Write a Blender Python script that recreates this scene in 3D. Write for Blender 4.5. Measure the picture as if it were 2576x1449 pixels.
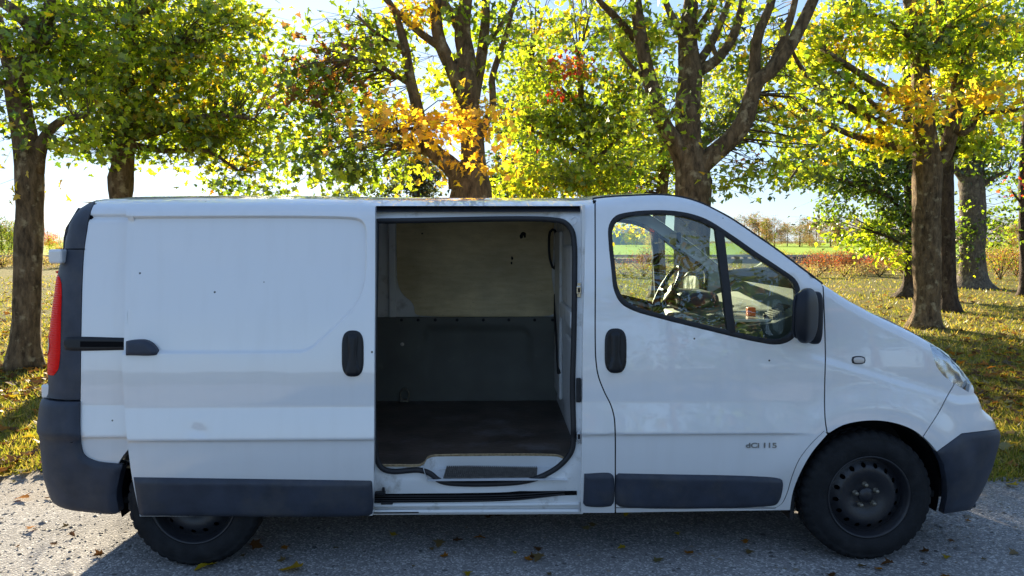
import bpy, bmesh, math, random
import numpy as np
from mathutils import Vector, Matrix
from mathutils.geometry import delaunay_2d_cdt
random.seed(7); RNG = np.random.default_rng(7)
for o in list(bpy.data.objects): bpy.data.objects.remove(o)
SC = bpy.context.scene
COL = SC.collection
R = math.radians

# ---------------------------------------------------------------- camera
F = 1935.0                      # focal length in units of a 2576 px wide picture
CAM_D, CAM_H = 3.894, 1.685     # metres in front of the van's flank, metres above ground
YAW, PITCH = R(1.3), R(-3.5)
cam = bpy.data.cameras.new('camera'); camo = bpy.data.objects.new('camera', cam); COL.objects.link(camo)
camo.location = (0, -CAM_D, CAM_H)
camo.rotation_euler = (R(90) + PITCH, 0, -YAW)
cam.sensor_width = 36; cam.lens = 36 * F / 2576; cam.clip_start = .05; cam.clip_end = 6000
SC.camera = camo
_fw = np.array([math.sin(YAW)*math.cos(PITCH), math.cos(YAW)*math.cos(PITCH), math.sin(PITCH)])
_rt = np.array([math.cos(YAW), -math.sin(YAW), 0.])
_up = np.cross(_rt, _fw)
def ray(px, py):
    return _fw + (px-1288)/F*_rt + (724.5-py)/F*_up
def P(px, py, yd):
    """point seen at picture position px,py that lies yd metres ahead of the camera (world y)"""
    d = ray(px, py); k = yd/d[1]
    return np.array([d[0]*k, yd-CAM_D, CAM_H+d[2]*k])
def G(px, py):
    """point of the ground seen at px,py"""
    d = ray(px, py); k = -CAM_H/d[2]
    return np.array([d[0]*k, d[1]*k-CAM_D, 0.])

# ---------------------------------------------------------------- light
SUN = ray(712, 22); SUN = SUN/np.linalg.norm(SUN)
SUN_EL = math.asin(SUN[2]); SUN_AZ = math.atan2(SUN[0], SUN[1])     # azimuth from +y towards +x
W = bpy.data.worlds.new('World'); SC.world = W; W.use_nodes = True
wn, wl = W.node_tree.nodes, W.node_tree.links
bg = wn['Background']; bg.inputs['Strength'].default_value = .10
sky = wn.new('ShaderNodeTexSky'); sky.sky_type = 'NISHITA'; sky.sun_disc = False
sky.sun_elevation = SUN_EL; sky.sun_rotation = SUN_AZ
sky.altitude = 50; sky.air_density = 1.0; sky.dust_density = .25; sky.ozone_density = 2.5
# thin high cloud streaks over the whole dome
tc = wn.new('ShaderNodeTexCoord'); sep = wn.new('ShaderNodeSeparateXYZ'); wl.new(tc.outputs['Generated'], sep.inputs[0])
zz = wn.new('ShaderNodeMath'); zz.operation = 'MAXIMUM'; wl.new(sep.outputs[2], zz.inputs[0]); zz.inputs[1].default_value = .03
dx_ = wn.new('ShaderNodeMath'); dx_.operation = 'DIVIDE'; wl.new(sep.outputs[0], dx_.inputs[0]); wl.new(zz.outputs[0], dx_.inputs[1])
dy_ = wn.new('ShaderNodeMath'); dy_.operation = 'DIVIDE'; wl.new(sep.outputs[1], dy_.inputs[0]); wl.new(zz.outputs[0], dy_.inputs[1])
cmb = wn.new('ShaderNodeCombineXYZ'); wl.new(dx_.outputs[0], cmb.inputs[0]); wl.new(dy_.outputs[0], cmb.inputs[1])
mp = wn.new('ShaderNodeMapping'); wl.new(cmb.outputs[0], mp.inputs[0]); mp.inputs['Rotation'].default_value = (0, 0, R(20)); mp.inputs['Scale'].default_value = (.22, 1.0, 1)
nz = wn.new('ShaderNodeTexNoise'); wl.new(mp.outputs[0], nz.inputs[0]); nz.inputs['Scale'].default_value = .9; nz.inputs['Detail'].default_value = 7; nz.inputs['Roughness'].default_value = .6
rp = wn.new('ShaderNodeValToRGB'); wl.new(nz.outputs[0], rp.inputs[0]); rp.color_ramp.elements[0].position = .55; rp.color_ramp.elements[1].position = .78
rp.color_ramp.elements[1].color = (.55, .55, .55, 1)
mx = wn.new('ShaderNodeMixRGB'); wl.new(rp.outputs[0], mx.inputs[0]); gm = wn.new('ShaderNodeGamma'); gm.inputs[1].default_value = .48; wl.new(sky.outputs[0], gm.inputs[0]); wl.new(gm.outputs[0], mx.inputs[1]); mx.inputs[2].default_value = (2.9, 2.7, 2.5, 1)
tn = wn.new('ShaderNodeMixRGB'); tn.blend_type = 'MULTIPLY'; tn.inputs[0].default_value = 1; wl.new(mx.outputs[0], tn.inputs[1]); tn.inputs[2].default_value = (.77, .94, 1.23, 1)   # clear autumn air
wl.new(tn.outputs[0], bg.inputs['Color'])

sl = bpy.data.lights.new('sun', 'SUN'); sl.energy = 5; sl.angle = R(.53); sl.color = (1, .85, .62)
so = bpy.data.objects.new('sun', sl); COL.objects.link(so)
so.rotation_euler = Vector(-SUN).to_track_quat('-Z', 'Y').to_euler(); so.location = (-20, 60, 30)
SC.view_settings.view_transform = 'Standard'; SC.view_settings.look = 'None'
SC.view_settings.gamma = 1; SC.view_settings.exposure = 2.12; SC.view_settings.use_curve_mapping = False

# ---------------------------------------------------------------- materials
MATS = {}
def new_mat(name):
    m = bpy.data.materials.new(name); m.use_nodes = True; MATS[name] = m
    return m, m.node_tree.nodes, m.node_tree.links, m.node_tree.nodes['Principled BSDF']
def simple(name, col, rough=.5, metal=0, coat=0, spec=.5, noise=None, bump=None, dirt=None):
    """noise=(scale, amount) tone variation, bump=(scale, strength), dirt=(scale, colour, lo, hi)"""
    m, n, l, b = new_mat(name)
    b.inputs['Roughness'].default_value = rough; b.inputs['Metallic'].default_value = metal
    b.inputs['Coat Weight'].default_value = coat; b.inputs['Coat Roughness'].default_value = .04
    b.inputs['Specular IOR Level'].default_value = spec
    b.inputs['Base Color'].default_value = (*col, 1)
    if noise or bump or dirt: t = n.new('ShaderNodeTexCoord')
    src = None
    if noise:
        z = n.new('ShaderNodeTexNoise'); z.inputs['Scale'].default_value = noise[0]; z.inputs['Detail'].default_value = 6; l.new(t.outputs['Object'], z.inputs[0])
        mr = n.new('ShaderNodeMapRange'); l.new(z.outputs[0], mr.inputs[0]); mr.inputs[1].default_value = .3; mr.inputs[2].default_value = .7
        mr.inputs[3].default_value = 1-noise[1]; mr.inputs[4].default_value = 1+noise[1]
        x = n.new('ShaderNodeMixRGB'); x.blend_type = 'MULTIPLY'; x.inputs[0].default_value = 1; x.inputs[1].default_value = (*col, 1); l.new(mr.outputs[0], x.inputs[2])
        src = x.outputs[0]
    if dirt:
        z = n.new('ShaderNodeTexNoise'); z.inputs['Scale'].default_value = dirt[0]; z.inputs['Detail'].default_value = 8; z.inputs['Roughness'].default_value = .65; l.new(t.outputs['Object'], z.inputs[0])
        mr = n.new('ShaderNodeMapRange'); l.new(z.outputs[0], mr.inputs[0]); mr.inputs[1].default_value = dirt[2]; mr.inputs[2].default_value = dirt[3]; mr.clamp = True
        x = n.new('ShaderNodeMixRGB'); l.new(mr.outputs[0], x.inputs[0]); x.inputs[2].default_value = (*dirt[1], 1)
        if src: l.new(src, x.inputs[1])
        else: x.inputs[1].default_value = (*col, 1)
        src = x.outputs[0]
    if src: l.new(src, b.inputs['Base Color'])
    if bump:
        z = n.new('ShaderNodeTexNoise'); z.inputs['Scale'].default_value = bump[0]; z.inputs['Detail'].default_value = 5; l.new(t.outputs['Object'], z.inputs[0])
        bp = n.new('ShaderNodeBump'); bp.inputs['Strength'].default_value = bump[1]; bp.inputs['Distance'].default_value = .01; l.new(z.outputs[0], bp.inputs['Height']); l.new(bp.outputs[0], b.inputs['Normal'])
    return m
def paint():
    m, n, l, b = new_mat('white_paint')
    t = n.new('ShaderNodeTexCoord'); sp = n.new('ShaderNodeSeparateXYZ'); l.new(t.outputs['Object'], sp.inputs[0])
    z = n.new('ShaderNodeTexNoise'); z.inputs['Scale'].default_value = 2.2; z.inputs['Detail'].default_value = 6; l.new(t.outputs['Object'], z.inputs[0])
    # road film: more of it low down, in blotches
    low = n.new('ShaderNodeMapRange'); l.new(sp.outputs[2], low.inputs[0]); low.inputs[1].default_value = .2; low.inputs[2].default_value = .75; low.inputs[3].default_value = .5; low.inputs[4].default_value = .06
    ml = n.new('ShaderNodeMath'); ml.operation = 'MULTIPLY'; l.new(low.outputs[0], ml.inputs[0]); l.new(z.outputs[0], ml.inputs[1])
    x = n.new('ShaderNodeMixRGB'); l.new(ml.outputs[0], x.inputs[0]); x.inputs[1].default_value = (.79, .79, .79, 1); x.inputs[2].default_value = (.45, .42, .36, 1)
    ms = n.new('ShaderNodeMapping'); ms.inputs['Scale'].default_value = (9, 9, .7); l.new(t.outputs['Object'], ms.inputs[0])
    zs = n.new('ShaderNodeTexNoise'); zs.inputs['Scale'].default_value = 1.6; zs.inputs['Detail'].default_value = 5; l.new(ms.outputs[0], zs.inputs[0])
    ss = n.new('ShaderNodeMapRange'); l.new(zs.outputs[0], ss.inputs[0]); ss.inputs[1].default_value = .5; ss.inputs[2].default_value = .8; ss.inputs[4].default_value = .10
    xs_ = n.new('ShaderNodeMixRGB'); l.new(ss.outputs[0], xs_.inputs[0]); l.new(x.outputs[0], xs_.inputs[1]); xs_.inputs[2].default_value = (.5, .47, .42, 1); x = xs_
    # stone chips
    v = n.new('ShaderNodeTexVoronoi'); v.inputs['Scale'].default_value = 5.5; l.new(t.outputs['Object'], v.inputs[0])
    c = n.new('ShaderNodeMath'); c.operation = 'LESS_THAN'; l.new(v.outputs['Distance'], c.inputs[0]); c.inputs[1].default_value = .032
    y = n.new('ShaderNodeMixRGB'); l.new(c.outputs[0], y.inputs[0]); l.new(x.outputs[0], y.inputs[1]); y.inputs[2].default_value = (.03, .025, .02, 1)
    l.new(y.outputs[0], b.inputs['Base Color'])
    b.inputs['Roughness'].default_value = .38; b.inputs['Coat Weight'].default_value = 1; b.inputs['Coat Roughness'].default_value = .03; b.inputs['Coat IOR'].default_value = 1.75
    w = n.new('ShaderNodeTexNoise'); w.inputs['Scale'].default_value = 3.0; w.inputs['Detail'].default_value = 1; l.new(t.outputs['Object'], w.inputs[0])
    bp = n.new('ShaderNodeBump'); bp.inputs['Strength'].default_value = .10; bp.inputs['Distance'].default_value = .03; l.new(w.outputs[0], bp.inputs['Height'])
    l.new(bp.outputs[0], b.inputs['Coat Normal'])
    return m
paint()
simple('frame_paint', (.72, .73, .73), .45, coat=.4, dirt=(7, (.25, .22, .17), .56, .78))
simple('black_plastic', (.030, .037, .055), .55, spec=.45, noise=(9, .25), bump=(260, .12), dirt=(5, (.075, .072, .07), .48, .85))
simple('gloss_black', (.008, .009, .012), .38, spec=.35)
simple('mirror_plastic', (.010, .012, .017), .5, spec=.35, noise=(9, .25))
simple('rubber', (.012, .012, .014), .6, noise=(20, .3))
simple('tyre_rubber', (.011, .012, .014), .75, spec=.25, noise=(14, .4), bump=(90, .3), dirt=(7, (.025, .024, .023), .55, .9))
simple('rim_steel', (.013, .014, .018), .4, spec=.5, dirt=(9, (.04, .034, .03), .55, .85), bump=(120, .1))
simple('dark_void', (.006, .006, .007), .9, spec=.1)
simple('bolt_steel', (.22, .2, .16), .5, metal=.7, noise=(80, .4))
simple('chrome', (.6, .6, .6), .25, metal=1)
simple('badge_metal', (.33, .33, .31), .35, metal=.8)
simple('mirror_silver', (.9, .9, .9), .02, metal=1)
simple('grey_trim', (.115, .12, .105), .7, noise=(3, .2), bump=(200, .05), dirt=(14, (.2, .19, .17), .62, .85))
simple('dash_grey', (.045, .052, .05), .6, noise=(10, .2))
simple('seat_cloth', (.06, .065, .07), .9, bump=(200, .3))
simple('orange_tag', (.7, .11, .02), .5)
simple('under_dark', (.012, .012, .012), .9, noise=(6, .4))
simple('step_mat', (.12, .11, .095), .8, noise=(40, .4))
simple('ply_edge', (.34, .25, .14), .8, noise=(60, .4))
simple('far_wall', (.42, .45, .5), .7)
simple('far_roof', (.28, .31, .36), .7)
simple('rail_steel', (.42, .36, .32), .45, metal=.6, noise=(4, .3))
simple('sleeper', (.14, .1, .075), .9, noise=(6, .4))
simple('ballast', (.21, .15, .09), .95, noise=(5, .5), bump=(8, .8))
def plymat():
    m, n, l, b = new_mat('plywood')
    t = n.new('ShaderNodeTexCoord')
    mpx = n.new('ShaderNodeMapping'); mpx.inputs['Scale'].default_value = (3, 3, 14); l.new(t.outputs['Object'], mpx.inputs[0])
    a = n.new('ShaderNodeTexNoise'); a.inputs['Scale'].default_value = 3; a.inputs['Detail'].default_value = 8; l.new(mpx.outputs[0], a.inputs[0])
    r1 = n.new('ShaderNodeValToRGB'); l.new(a.outputs[0], r1.inputs[0]); r1.color_ramp.elements[0].position = .3; r1.color_ramp.elements[1].position = .75
    r1.color_ramp.elements[0].color = (.66, .53, .28, 1); r1.color_ramp.elements[1].color = (.80, .67, .39, 1)
    mp2 = n.new('ShaderNodeMapping'); mp2.inputs['Scale'].default_value = (5, 5, 22); mp2.inputs['Rotation'].default_value = (0, .25, 0); l.new(t.outputs['Object'], mp2.inputs[0])
    s = n.new('ShaderNodeTexNoise'); s.inputs['Scale'].default_value = 9; s.inputs['Detail'].default_value = 4; s.inputs['Roughness'].default_value = .7; l.new(mp2.outputs[0], s.inputs[0])
    r2 = n.new('ShaderNodeValToRGB'); l.new(s.outputs[0], r2.inputs[0]); r2.color_ramp.elements[0].position = .62; r2.color_ramp.elements[1].position = .72
    x = n.new('ShaderNodeMixRGB'); l.new(r2.outputs[0], x.inputs[0]); l.new(r1.outputs[0], x.inputs[1]); x.inputs[2].default_value = (.16, .13, .09, 1)
    st = n.new('ShaderNodeTexNoise'); st.inputs['Scale'].default_value = 2.3; st.inputs['Detail'].default_value = 6; l.new(t.outputs['Object'], st.inputs[0])
    sr = n.new('ShaderNodeMapRange'); l.new(st.outputs[0], sr.inputs[0]); sr.inputs[1].default_value = .35; sr.inputs[2].default_value = .65; sr.inputs[3].default_value = .72; sr.inputs[4].default_value = 1.1
    xm = n.new('ShaderNodeMixRGB'); xm.blend_type = 'MULTIPLY'; xm.inputs[0].default_value = 1; l.new(x.outputs[0], xm.inputs[1]); l.new(sr.outputs[0], xm.inputs[2])
    l.new(xm.outputs[0], b.inputs['Base Color']); b.inputs['Roughness'].default_value = .42
    bp = n.new('ShaderNodeBump'); bp.inputs['Strength'].default_value = .15; bp.inputs['Distance'].default_value = .01; l.new(s.outputs[0], bp.inputs['Height']); l.new(bp.outputs[0], b.inputs['Normal'])
plymat()
simple('floor_ply', (.075, .056, .046), .42, noise=(5, .5), dirt=(3.2, (.20, .19, .2), .52, .78), bump=(30, .3))
def glassmat(name, tint, ior=1.55):
    m, n, l, b = new_mat(name); n.remove(b)
    tr = n.new('ShaderNodeBsdfTransparent'); tr.inputs[0].default_value = (*tint, 1)
    gl = n.new('ShaderNodeBsdfGlossy'); gl.inputs['Roughness'].default_value = .005; gl.inputs[0].default_value = (.95, 1, .97, 1)
    # reflectance of a thin pane (both faces): f0 at right angles, rising to 1 at grazing, the same from either side
    f0 = 2*((ior-1)/(ior+1))**2
    ge = n.new('ShaderNodeNewGeometry'); dt = n.new('ShaderNodeVectorMath'); dt.operation = 'DOT_PRODUCT'; l.new(ge.outputs['Incoming'], dt.inputs[0]); l.new(ge.outputs['Normal'], dt.inputs[1])
    ab = n.new('ShaderNodeMath'); ab.operation = 'ABSOLUTE'; l.new(dt.outputs['Value'], ab.inputs[0])
    om = n.new('ShaderNodeMath'); om.operation = 'SUBTRACT'; om.inputs[0].default_value = 1; l.new(ab.outputs[0], om.inputs[1])
    pw = n.new('ShaderNodeMath'); pw.operation = 'POWER'; l.new(om.outputs[0], pw.inputs[0]); pw.inputs[1].default_value = 5
    fr = n.new('ShaderNodeMath'); fr.operation = 'MULTIPLY_ADD'; l.new(pw.outputs[0], fr.inputs[0]); fr.inputs[1].default_value = 1-f0; fr.inputs[2].default_value = f0
    t = n.new('ShaderNodeTexCoord'); w = n.new('ShaderNodeTexNoise'); w.inputs['Scale'].default_value = 5; w.inputs['Detail'].default_value = 1; l.new(t.outputs['Object'], w.inputs[0])
    bp = n.new('ShaderNodeBump'); bp.inputs['Strength'].default_value = .08; bp.inputs['Distance'].default_value = .02; l.new(w.outputs[0], bp.inputs['Height']); l.new(bp.outputs[0], gl.inputs['Normal'])
    mxs = n.new('ShaderNodeMixShader'); l.new(fr.outputs[0], mxs.inputs[0]); l.new(tr.outputs[0], mxs.inputs[1]); l.new(gl.outputs[0], mxs.inputs[2])
    l.new(mxs.outputs[0], n['Material Output'].inputs[0])
glassmat('window_glass', (.84, .93, .85), 1.56)
glassmat('clear_lens', (.9, .92, .94), 1.7)
def lensmat(name, col):
    m, n, l, b = new_mat(name)
    b.inputs['Base Color'].default_value = (*col, 1); b.inputs['Roughness'].default_value = .35; b.inputs['Specular IOR Level'].default_value = .08
    t = n.new('ShaderNodeTexCoord'); w = n.new('ShaderNodeTexWave'); w.bands_direction = 'Z'; w.inputs['Scale'].default_value = 28; l.new(t.outputs['Object'], w.inputs[0])
    bp = n.new('ShaderNodeBump'); bp.inputs['Strength'].default_value = .5; bp.inputs['Distance'].default_value = .004; l.new(w.outputs[0], bp.inputs['Height']); l.new(bp.outputs[0], b.inputs['Normal'])
lensmat('red_lens', (.85, .012, .008)); simple('white_lens', (.62, .56, .5), .2, coat=.5)
def barkmat(name, c0, c1, c2):
    m, n, l, b = new_mat(name)
    t = n.new('ShaderNodeTexCoord'); mpx = n.new('ShaderNodeMapping'); mpx.inputs['Scale'].default_value = (1, 1, .35); l.new(t.outputs['Object'], mpx.inputs[0])
    a = n.new('ShaderNodeTexNoise'); a.inputs['Scale'].default_value = 14; a.inputs['Detail'].default_value = 9; a.inputs['Roughness'].default_value = .7; l.new(mpx.outputs[0], a.inputs[0])
    r1 = n.new('ShaderNodeValToRGB'); l.new(a.outputs[0], r1.inputs[0]); r1.color_ramp.elements[0].position = .35; r1.color_ramp.elements[1].position = .7
    r1.color_ramp.elements[0].color = (*c0, 1); r1.color_ramp.elements[1].color = (*c1, 1)
    s = n.new('ShaderNodeTexNoise'); s.inputs['Scale'].default_value = 5.5; s.inputs['Detail'].default_value = 7; s.inputs['Roughness'].default_value = .62; l.new(t.outputs['Object'], s.inputs[0])
    r2 = n.new('ShaderNodeValToRGB'); l.new(s.outputs[0], r2.inputs[0]); r2.color_ramp.elements[0].position = .56; r2.color_ramp.elements[1].position = .66
    x = n.new('ShaderNodeMixRGB'); l.new(r2.outputs[0], x.inputs[0]); l.new(r1.outputs[0], x.inputs[1]); x.inputs[2].default_value = (*c2, 1)
    l.new(x.outputs[0], b.inputs['Base Color']); b.inputs['Roughness'].default_value = .95; b.inputs['Specular IOR Level'].default_value = .15
    bp = n.new('ShaderNodeBump'); bp.inputs['Strength'].default_value = 1; bp.inputs['Distance'].default_value = .06; l.new(a.outputs[0], bp.inputs['Height']); l.new(bp.outputs[0], b.inputs['Normal'])
barkmat('maple_bark', (.055, .038, .022), (.27, .185, .10), (.36, .29, .17))
barkmat('poplar_bark', (.06, .05, .04), (.22, .18, .14), (.25, .22, .15))
barkmat('dark_bark', (.03, .022, .016), (.12, .085, .06), (.16, .13, .09))
def leafmat(name, dif, tra, gloss=.06):
    m, n, l, b = new_mat(name); n.remove(b)
    at = n.new('ShaderNodeAttribute'); at.attribute_name = 'Col'
    def mul(k):
        x = n.new('ShaderNodeMixRGB'); x.blend_type = 'MULTIPLY'; x.inputs[0].default_value = 1; l.new(at.outputs['Color'], x.inputs[1]); x.inputs[2].default_value = (*k, 1); return x.outputs[0]
    d = n.new('ShaderNodeBsdfDiffuse'); l.new(mul(dif), d.inputs[0])
    t = n.new('ShaderNodeBsdfTranslucent'); l.new(mul(tra), t.inputs[0])
    g = n.new('ShaderNodeBsdfGlossy'); g.inputs['Roughness'].default_value = .4; g.inputs[0].default_value = (.8, .8, .8, 1)
    a = n.new('ShaderNodeMixShader'); a.inputs[0].default_value = .55; l.new(d.outputs[0], a.inputs[1]); l.new(t.outputs[0], a.inputs[2])
    c = n.new('ShaderNodeMixShader'); c.inputs[0].default_value = gloss; l.new(a.outputs[0], c.inputs[1]); l.new(g.outputs[0], c.inputs[2])
    l.new(c.outputs[0], n['Material Output'].inputs[0])
leafmat('leaf', (.85, .85, .85), (2.5, 2.35, 1.2))
leafmat('shrub_leaf', (.9, .9, .9), (1.3, 1.2, .9), .03)
leafmat('grass_blade', (.95, .95, .95), (1.3, 1.25, .7), .03)
leafmat('litter', (.9, .9, .9), (.7, .7, .6), .03)
leafmat('pebble', (2.3, 2.3, 2.3), (0, 0, 0), .02)

# ---------------------------------------------------------------- object helpers
def mesh_obj(name, verts, faces, mat, parent=None, smooth=True, flat_from=None):
    me = bpy.data.meshes.new(name); me.from_pydata([tuple(map(float, v)) for v in verts], [], [tuple(int(i) for i in f) for f in faces])
    me.materials.append(MATS[mat])
    if smooth:
        s = np.ones(len(me.polygons), bool)
        if flat_from is not None: s[flat_from:] = False
        me.polygons.foreach_set('use_smooth', s)
    me.update()
    o = bpy.data.objects.new(name, me); COL.objects.link(o)
    if parent is not None: o.parent = parent; o.matrix_parent_inverse = Matrix.Translation(parent.location).inverted()
    return o
def big_mesh(name, V, T, mat, cols=None, parent=None):
    """numpy triangles -> object; cols per vertex"""
    me = bpy.data.meshes.new(name); nv, nt = len(V), len(T)
    me.vertices.add(nv); me.vertices.foreach_set('co', np.ascontiguousarray(V, np.float32).ravel())
    me.loops.add(nt*3); me.loops.foreach_set('vertex_index', np.ascontiguousarray(T, np.int32).ravel())
    me.polygons.add(nt); me.polygons.foreach_set('loop_start', np.arange(0, nt*3, 3, dtype=np.int32))
    me.update(calc_edges=True)
    if cols is not None:
        a = me.color_attributes.new('Col', 'FLOAT_COLOR', 'POINT')
        c = np.ones((nv, 4), np.float32); c[:, :3] = cols; a.data.foreach_set('color', c.ravel())
    me.materials.append(MATS[mat])
    o = bpy.data.objects.new(name, me); COL.objects.link(o)
    if parent is not None: o.parent = parent; o.matrix_parent_inverse = Matrix.Translation(parent.location).inverted()
    return o
def tag(o, label=None, cat=None, group=None, kind=None):
    if label: o['label'] = label
    if cat: o['category'] = cat
    if group: o['group'] = group
    if kind: o['kind'] = kind
    return o
def empty(name, loc, label, cat, group=None):
    o = bpy.data.objects.new(name, None); COL.objects.link(o); o.location = Vector([float(c) for c in loc]); o.empty_display_size = .2
    return tag(o, label, cat, group)
def box(name, lo, hi, mat, parent=None, bev=.004, seg=2):
    bm = bmesh.new(); bmesh.ops.create_cube(bm, size=1)
    for v in bm.verts:
        v.co = Vector([lo[i] + (v.co[i]+.5)*(hi[i]-lo[i]) for i in range(3)])
    if bev: bmesh.ops.bevel(bm, geom=bm.edges[:], offset=bev, segments=seg, affect='EDGES', profile=.5)
    V = [v.co[:] for v in bm.verts]; bm.verts.index_update(); Fc = [[v.index for v in f.verts] for f in bm.faces]; bm.free()
    return mesh_obj(name, V, Fc, mat, parent, smooth=False)
def tube_geo(pts, rad, n=8, closed=False, cap=True, rough=0, rs=0):
    pts = np.asarray(pts, float); k = len(pts); rad = np.broadcast_to(np.asarray(rad, float), (k,))
    tg = np.gradient(pts, axis=0) if not closed else np.roll(pts, -1, 0)-np.roll(pts, 1, 0)
    tg /= np.linalg.norm(tg, axis=1)[:, None]+1e-9
    ref = np.array([0, 0, 1.]) if abs(tg[0][2]) < .9 else np.array([1., 0, 0])
    V = []; u = np.cross(tg[0], ref); u /= np.linalg.norm(u)
    th = np.arange(n)*2*math.pi/n
    ph = RNG.uniform(0, 6.28, 3) if rough else None
    for i in range(k):
        u = u - tg[i]*np.dot(u, tg[i]); u /= np.linalg.norm(u); w = np.cross(tg[i], u)
        r = rad[i]*np.ones(n)
        if rough: r = r*(1+rough*(np.sin(3*th+ph[0]+i*.35)*.5+np.sin(2*th+ph[1]-i*.5)*.5+.5*np.sin(5*th+ph[2]+i*.9)+(RNG.normal(size=n)*.45+.4*np.sin(9*th+ph[1]+.5*np.sin(i*.4)) if n > 12 else 0)))
        V += list(pts[i]+np.cos(th)[:, None]*u*r[:, None]+np.sin(th)[:, None]*w*r[:, None])
    Fc = []
    for i in range(k if closed else k-1):
        a, b = i*n, ((i+1) % k)*n
        for j in range(n): Fc.append((a+j, a+(j+1) % n, b+(j+1) % n, b+j))
    if cap and not closed: Fc += [tuple(range(n))[::-1], tuple(range((k-1)*n, k*n))]
    return V, Fc
def tube(name, pts, rad, mat, parent=None, n=8, closed=False, **kw):
    V, Fc = tube_geo(pts, rad, n, closed, **kw); return mesh_obj(name, V, Fc, mat, parent)
def merge(*geos):
    V, Fc = [], []
    for v, f in geos:
        o = len(V); V += list(v); Fc += [tuple(i+o for i in q) for q in f]
    return V, Fc
def lathe_geo(prof, c, n=64, a0=0):
    """revolve (r, y) about the y axis through c"""
    V, Fc = [], []; k = len(prof)
    for j in range(n):
        a = a0+2*math.pi*j/n
        for r, y in prof: V.append((c[0]+r*math.cos(a), c[1]+y, c[2]+r*math.sin(a)))
    for j in range(n):
        for i in range(k-1):
            a, b = j*k+i, ((j+1) % n)*k+i; Fc.append((a, a+1, b+1, b))
    return V, Fc
def crspline(pts, closed=False, step=6):
    """Catmull-Rom through points; a third item 1 marks a corner"""
    P_ = [np.array(p[:2], float) for p in pts]; cor = [len(p) > 2 and p[2] for p in pts]; n = len(P_); out = []
    for i in range(n if closed else n-1):
        j = (i+1) % n; p1, p2 = P_[i], P_[j]
        p0 = P_[i-1] if (closed or i > 0) and not cor[i] else 2*p1-p2
        p3 = P_[(j+1) % n] if (closed or j < n-1) and not cor[j] else 2*p2-p1
        d = np.linalg.norm(p2-p1)
        def knot(a, b): return max(np.linalg.norm(b-a), 1e-6)**.5
        t1 = knot(p0, p1); t2 = t1+knot(p1, p2); t3 = t2+knot(p2, p3)
        m = max(1, int(d/step))
        for s in range(m):
            t = t1+(t2-t1)*s/m
            A1 = (t1-t)/t1*p0+t/t1*p1; A2 = (t2-t)/(t2-t1)*p1+(t-t1)/(t2-t1)*p2; A3 = (t3-t)/(t3-t2)*p2+(t-t2)/(t3-t2)*p3
            B1 = (t2-t)/t2*A1+t/t2*A2; B2 = (t3-t)/(t3-t1)*A2+(t-t1)/(t3-t1)*A3
            out.append((t2-t)/(t2-t1)*B1+(t-t1)/(t2-t1)*B2)
    if not closed: out.append(P_[-1])
    return out
def L(s, closed=False, step=6):
    pts = []
    for tk in s.split():
        c = tk.endswith('*'); a, b = tk.rstrip('*').split(','); pts.append((float(a), float(b), 1) if c else (float(a), float(b)))
    return crspline(pts, closed, step)

def sticks(A, B, r0, r1):
    """many thin three-sided tapered sticks at once"""
    A, B = np.asarray(A, float), np.asarray(B, float); d = B-A; d = d/(np.linalg.norm(d, axis=1)[:, None]+1e-9)
    u = np.cross(d, np.array([.31, .17, .93])); u /= np.linalg.norm(u, axis=1)[:, None]+1e-9; w = np.cross(d, u); V = []
    r0 = np.broadcast_to(r0, (len(A),))[:, None]; r1 = np.broadcast_to(r1, (len(A),))[:, None]
    for P0, r in ((A, r0), (B, r1)):
        for k in range(3): V.append(P0+r*(math.cos(k*2.0944)*u+math.sin(k*2.0944)*w))
    V = np.stack(V, 1).reshape(-1, 3); t = np.array([(0, 1, 4), (0, 4, 3), (1, 2, 5), (1, 5, 4), (2, 0, 3), (2, 3, 5)])
    return V, (t[None]+(np.arange(len(A))*6)[:, None, None]).reshape(-1, 3)
# ================================================================ VAN: surface of its flank
def sst(a, b, x): t = np.clip((x-a)/(b-a), 0, 1); return t*t*(3-2*t)
_zt = np.arange(.1, 2.3, .002)
_yt = np.interp(_zt, [.1, .2, .27, .35, .48, .60, .69, .85, 1.0, 1.1, 1.3, 1.5, 1.7, 1.8, 1.95, 2.3],
                [.10, .08, .06, .042, .022, .012, .010, .012, .017, .026, .049, .079, .113, .131, .162, .24])
_g = np.exp(-.5*(np.arange(-30, 31)/10.)**2); _g /= _g.sum(); _yt = np.convolve(np.pad(_yt, 30, 'edge'), _g, 'valid')
_st = np.where(_zt > .689, -.024*np.clip((.855-_zt)/.165, 0, 1), 0.)
_g2 = np.exp(-.5*(np.arange(-6, 7)/1.6)**2); _g2 /= _g2.sum(); _st = np.convolve(np.pad(_st, 6, 'edge'), _g2, 'valid')
WF, WR, WZ = 1.960, -1.549, .345
def xf_(z): return np.interp(z, [.2, .30, .45, .62, .72, .80, 2], [2.69, 2.725, 2.765, 2.792, 2.785, 2.76, 2.76])
def xr_(z): return np.interp(z, [.2, .3, .45, .75, .86, .90, 1.2, 1.5, 1.65, 2], [-2.325, -2.35, -2.378, -2.382, -2.372, -2.345, -2.338, -2.312, -2.29, -2.27])
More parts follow.
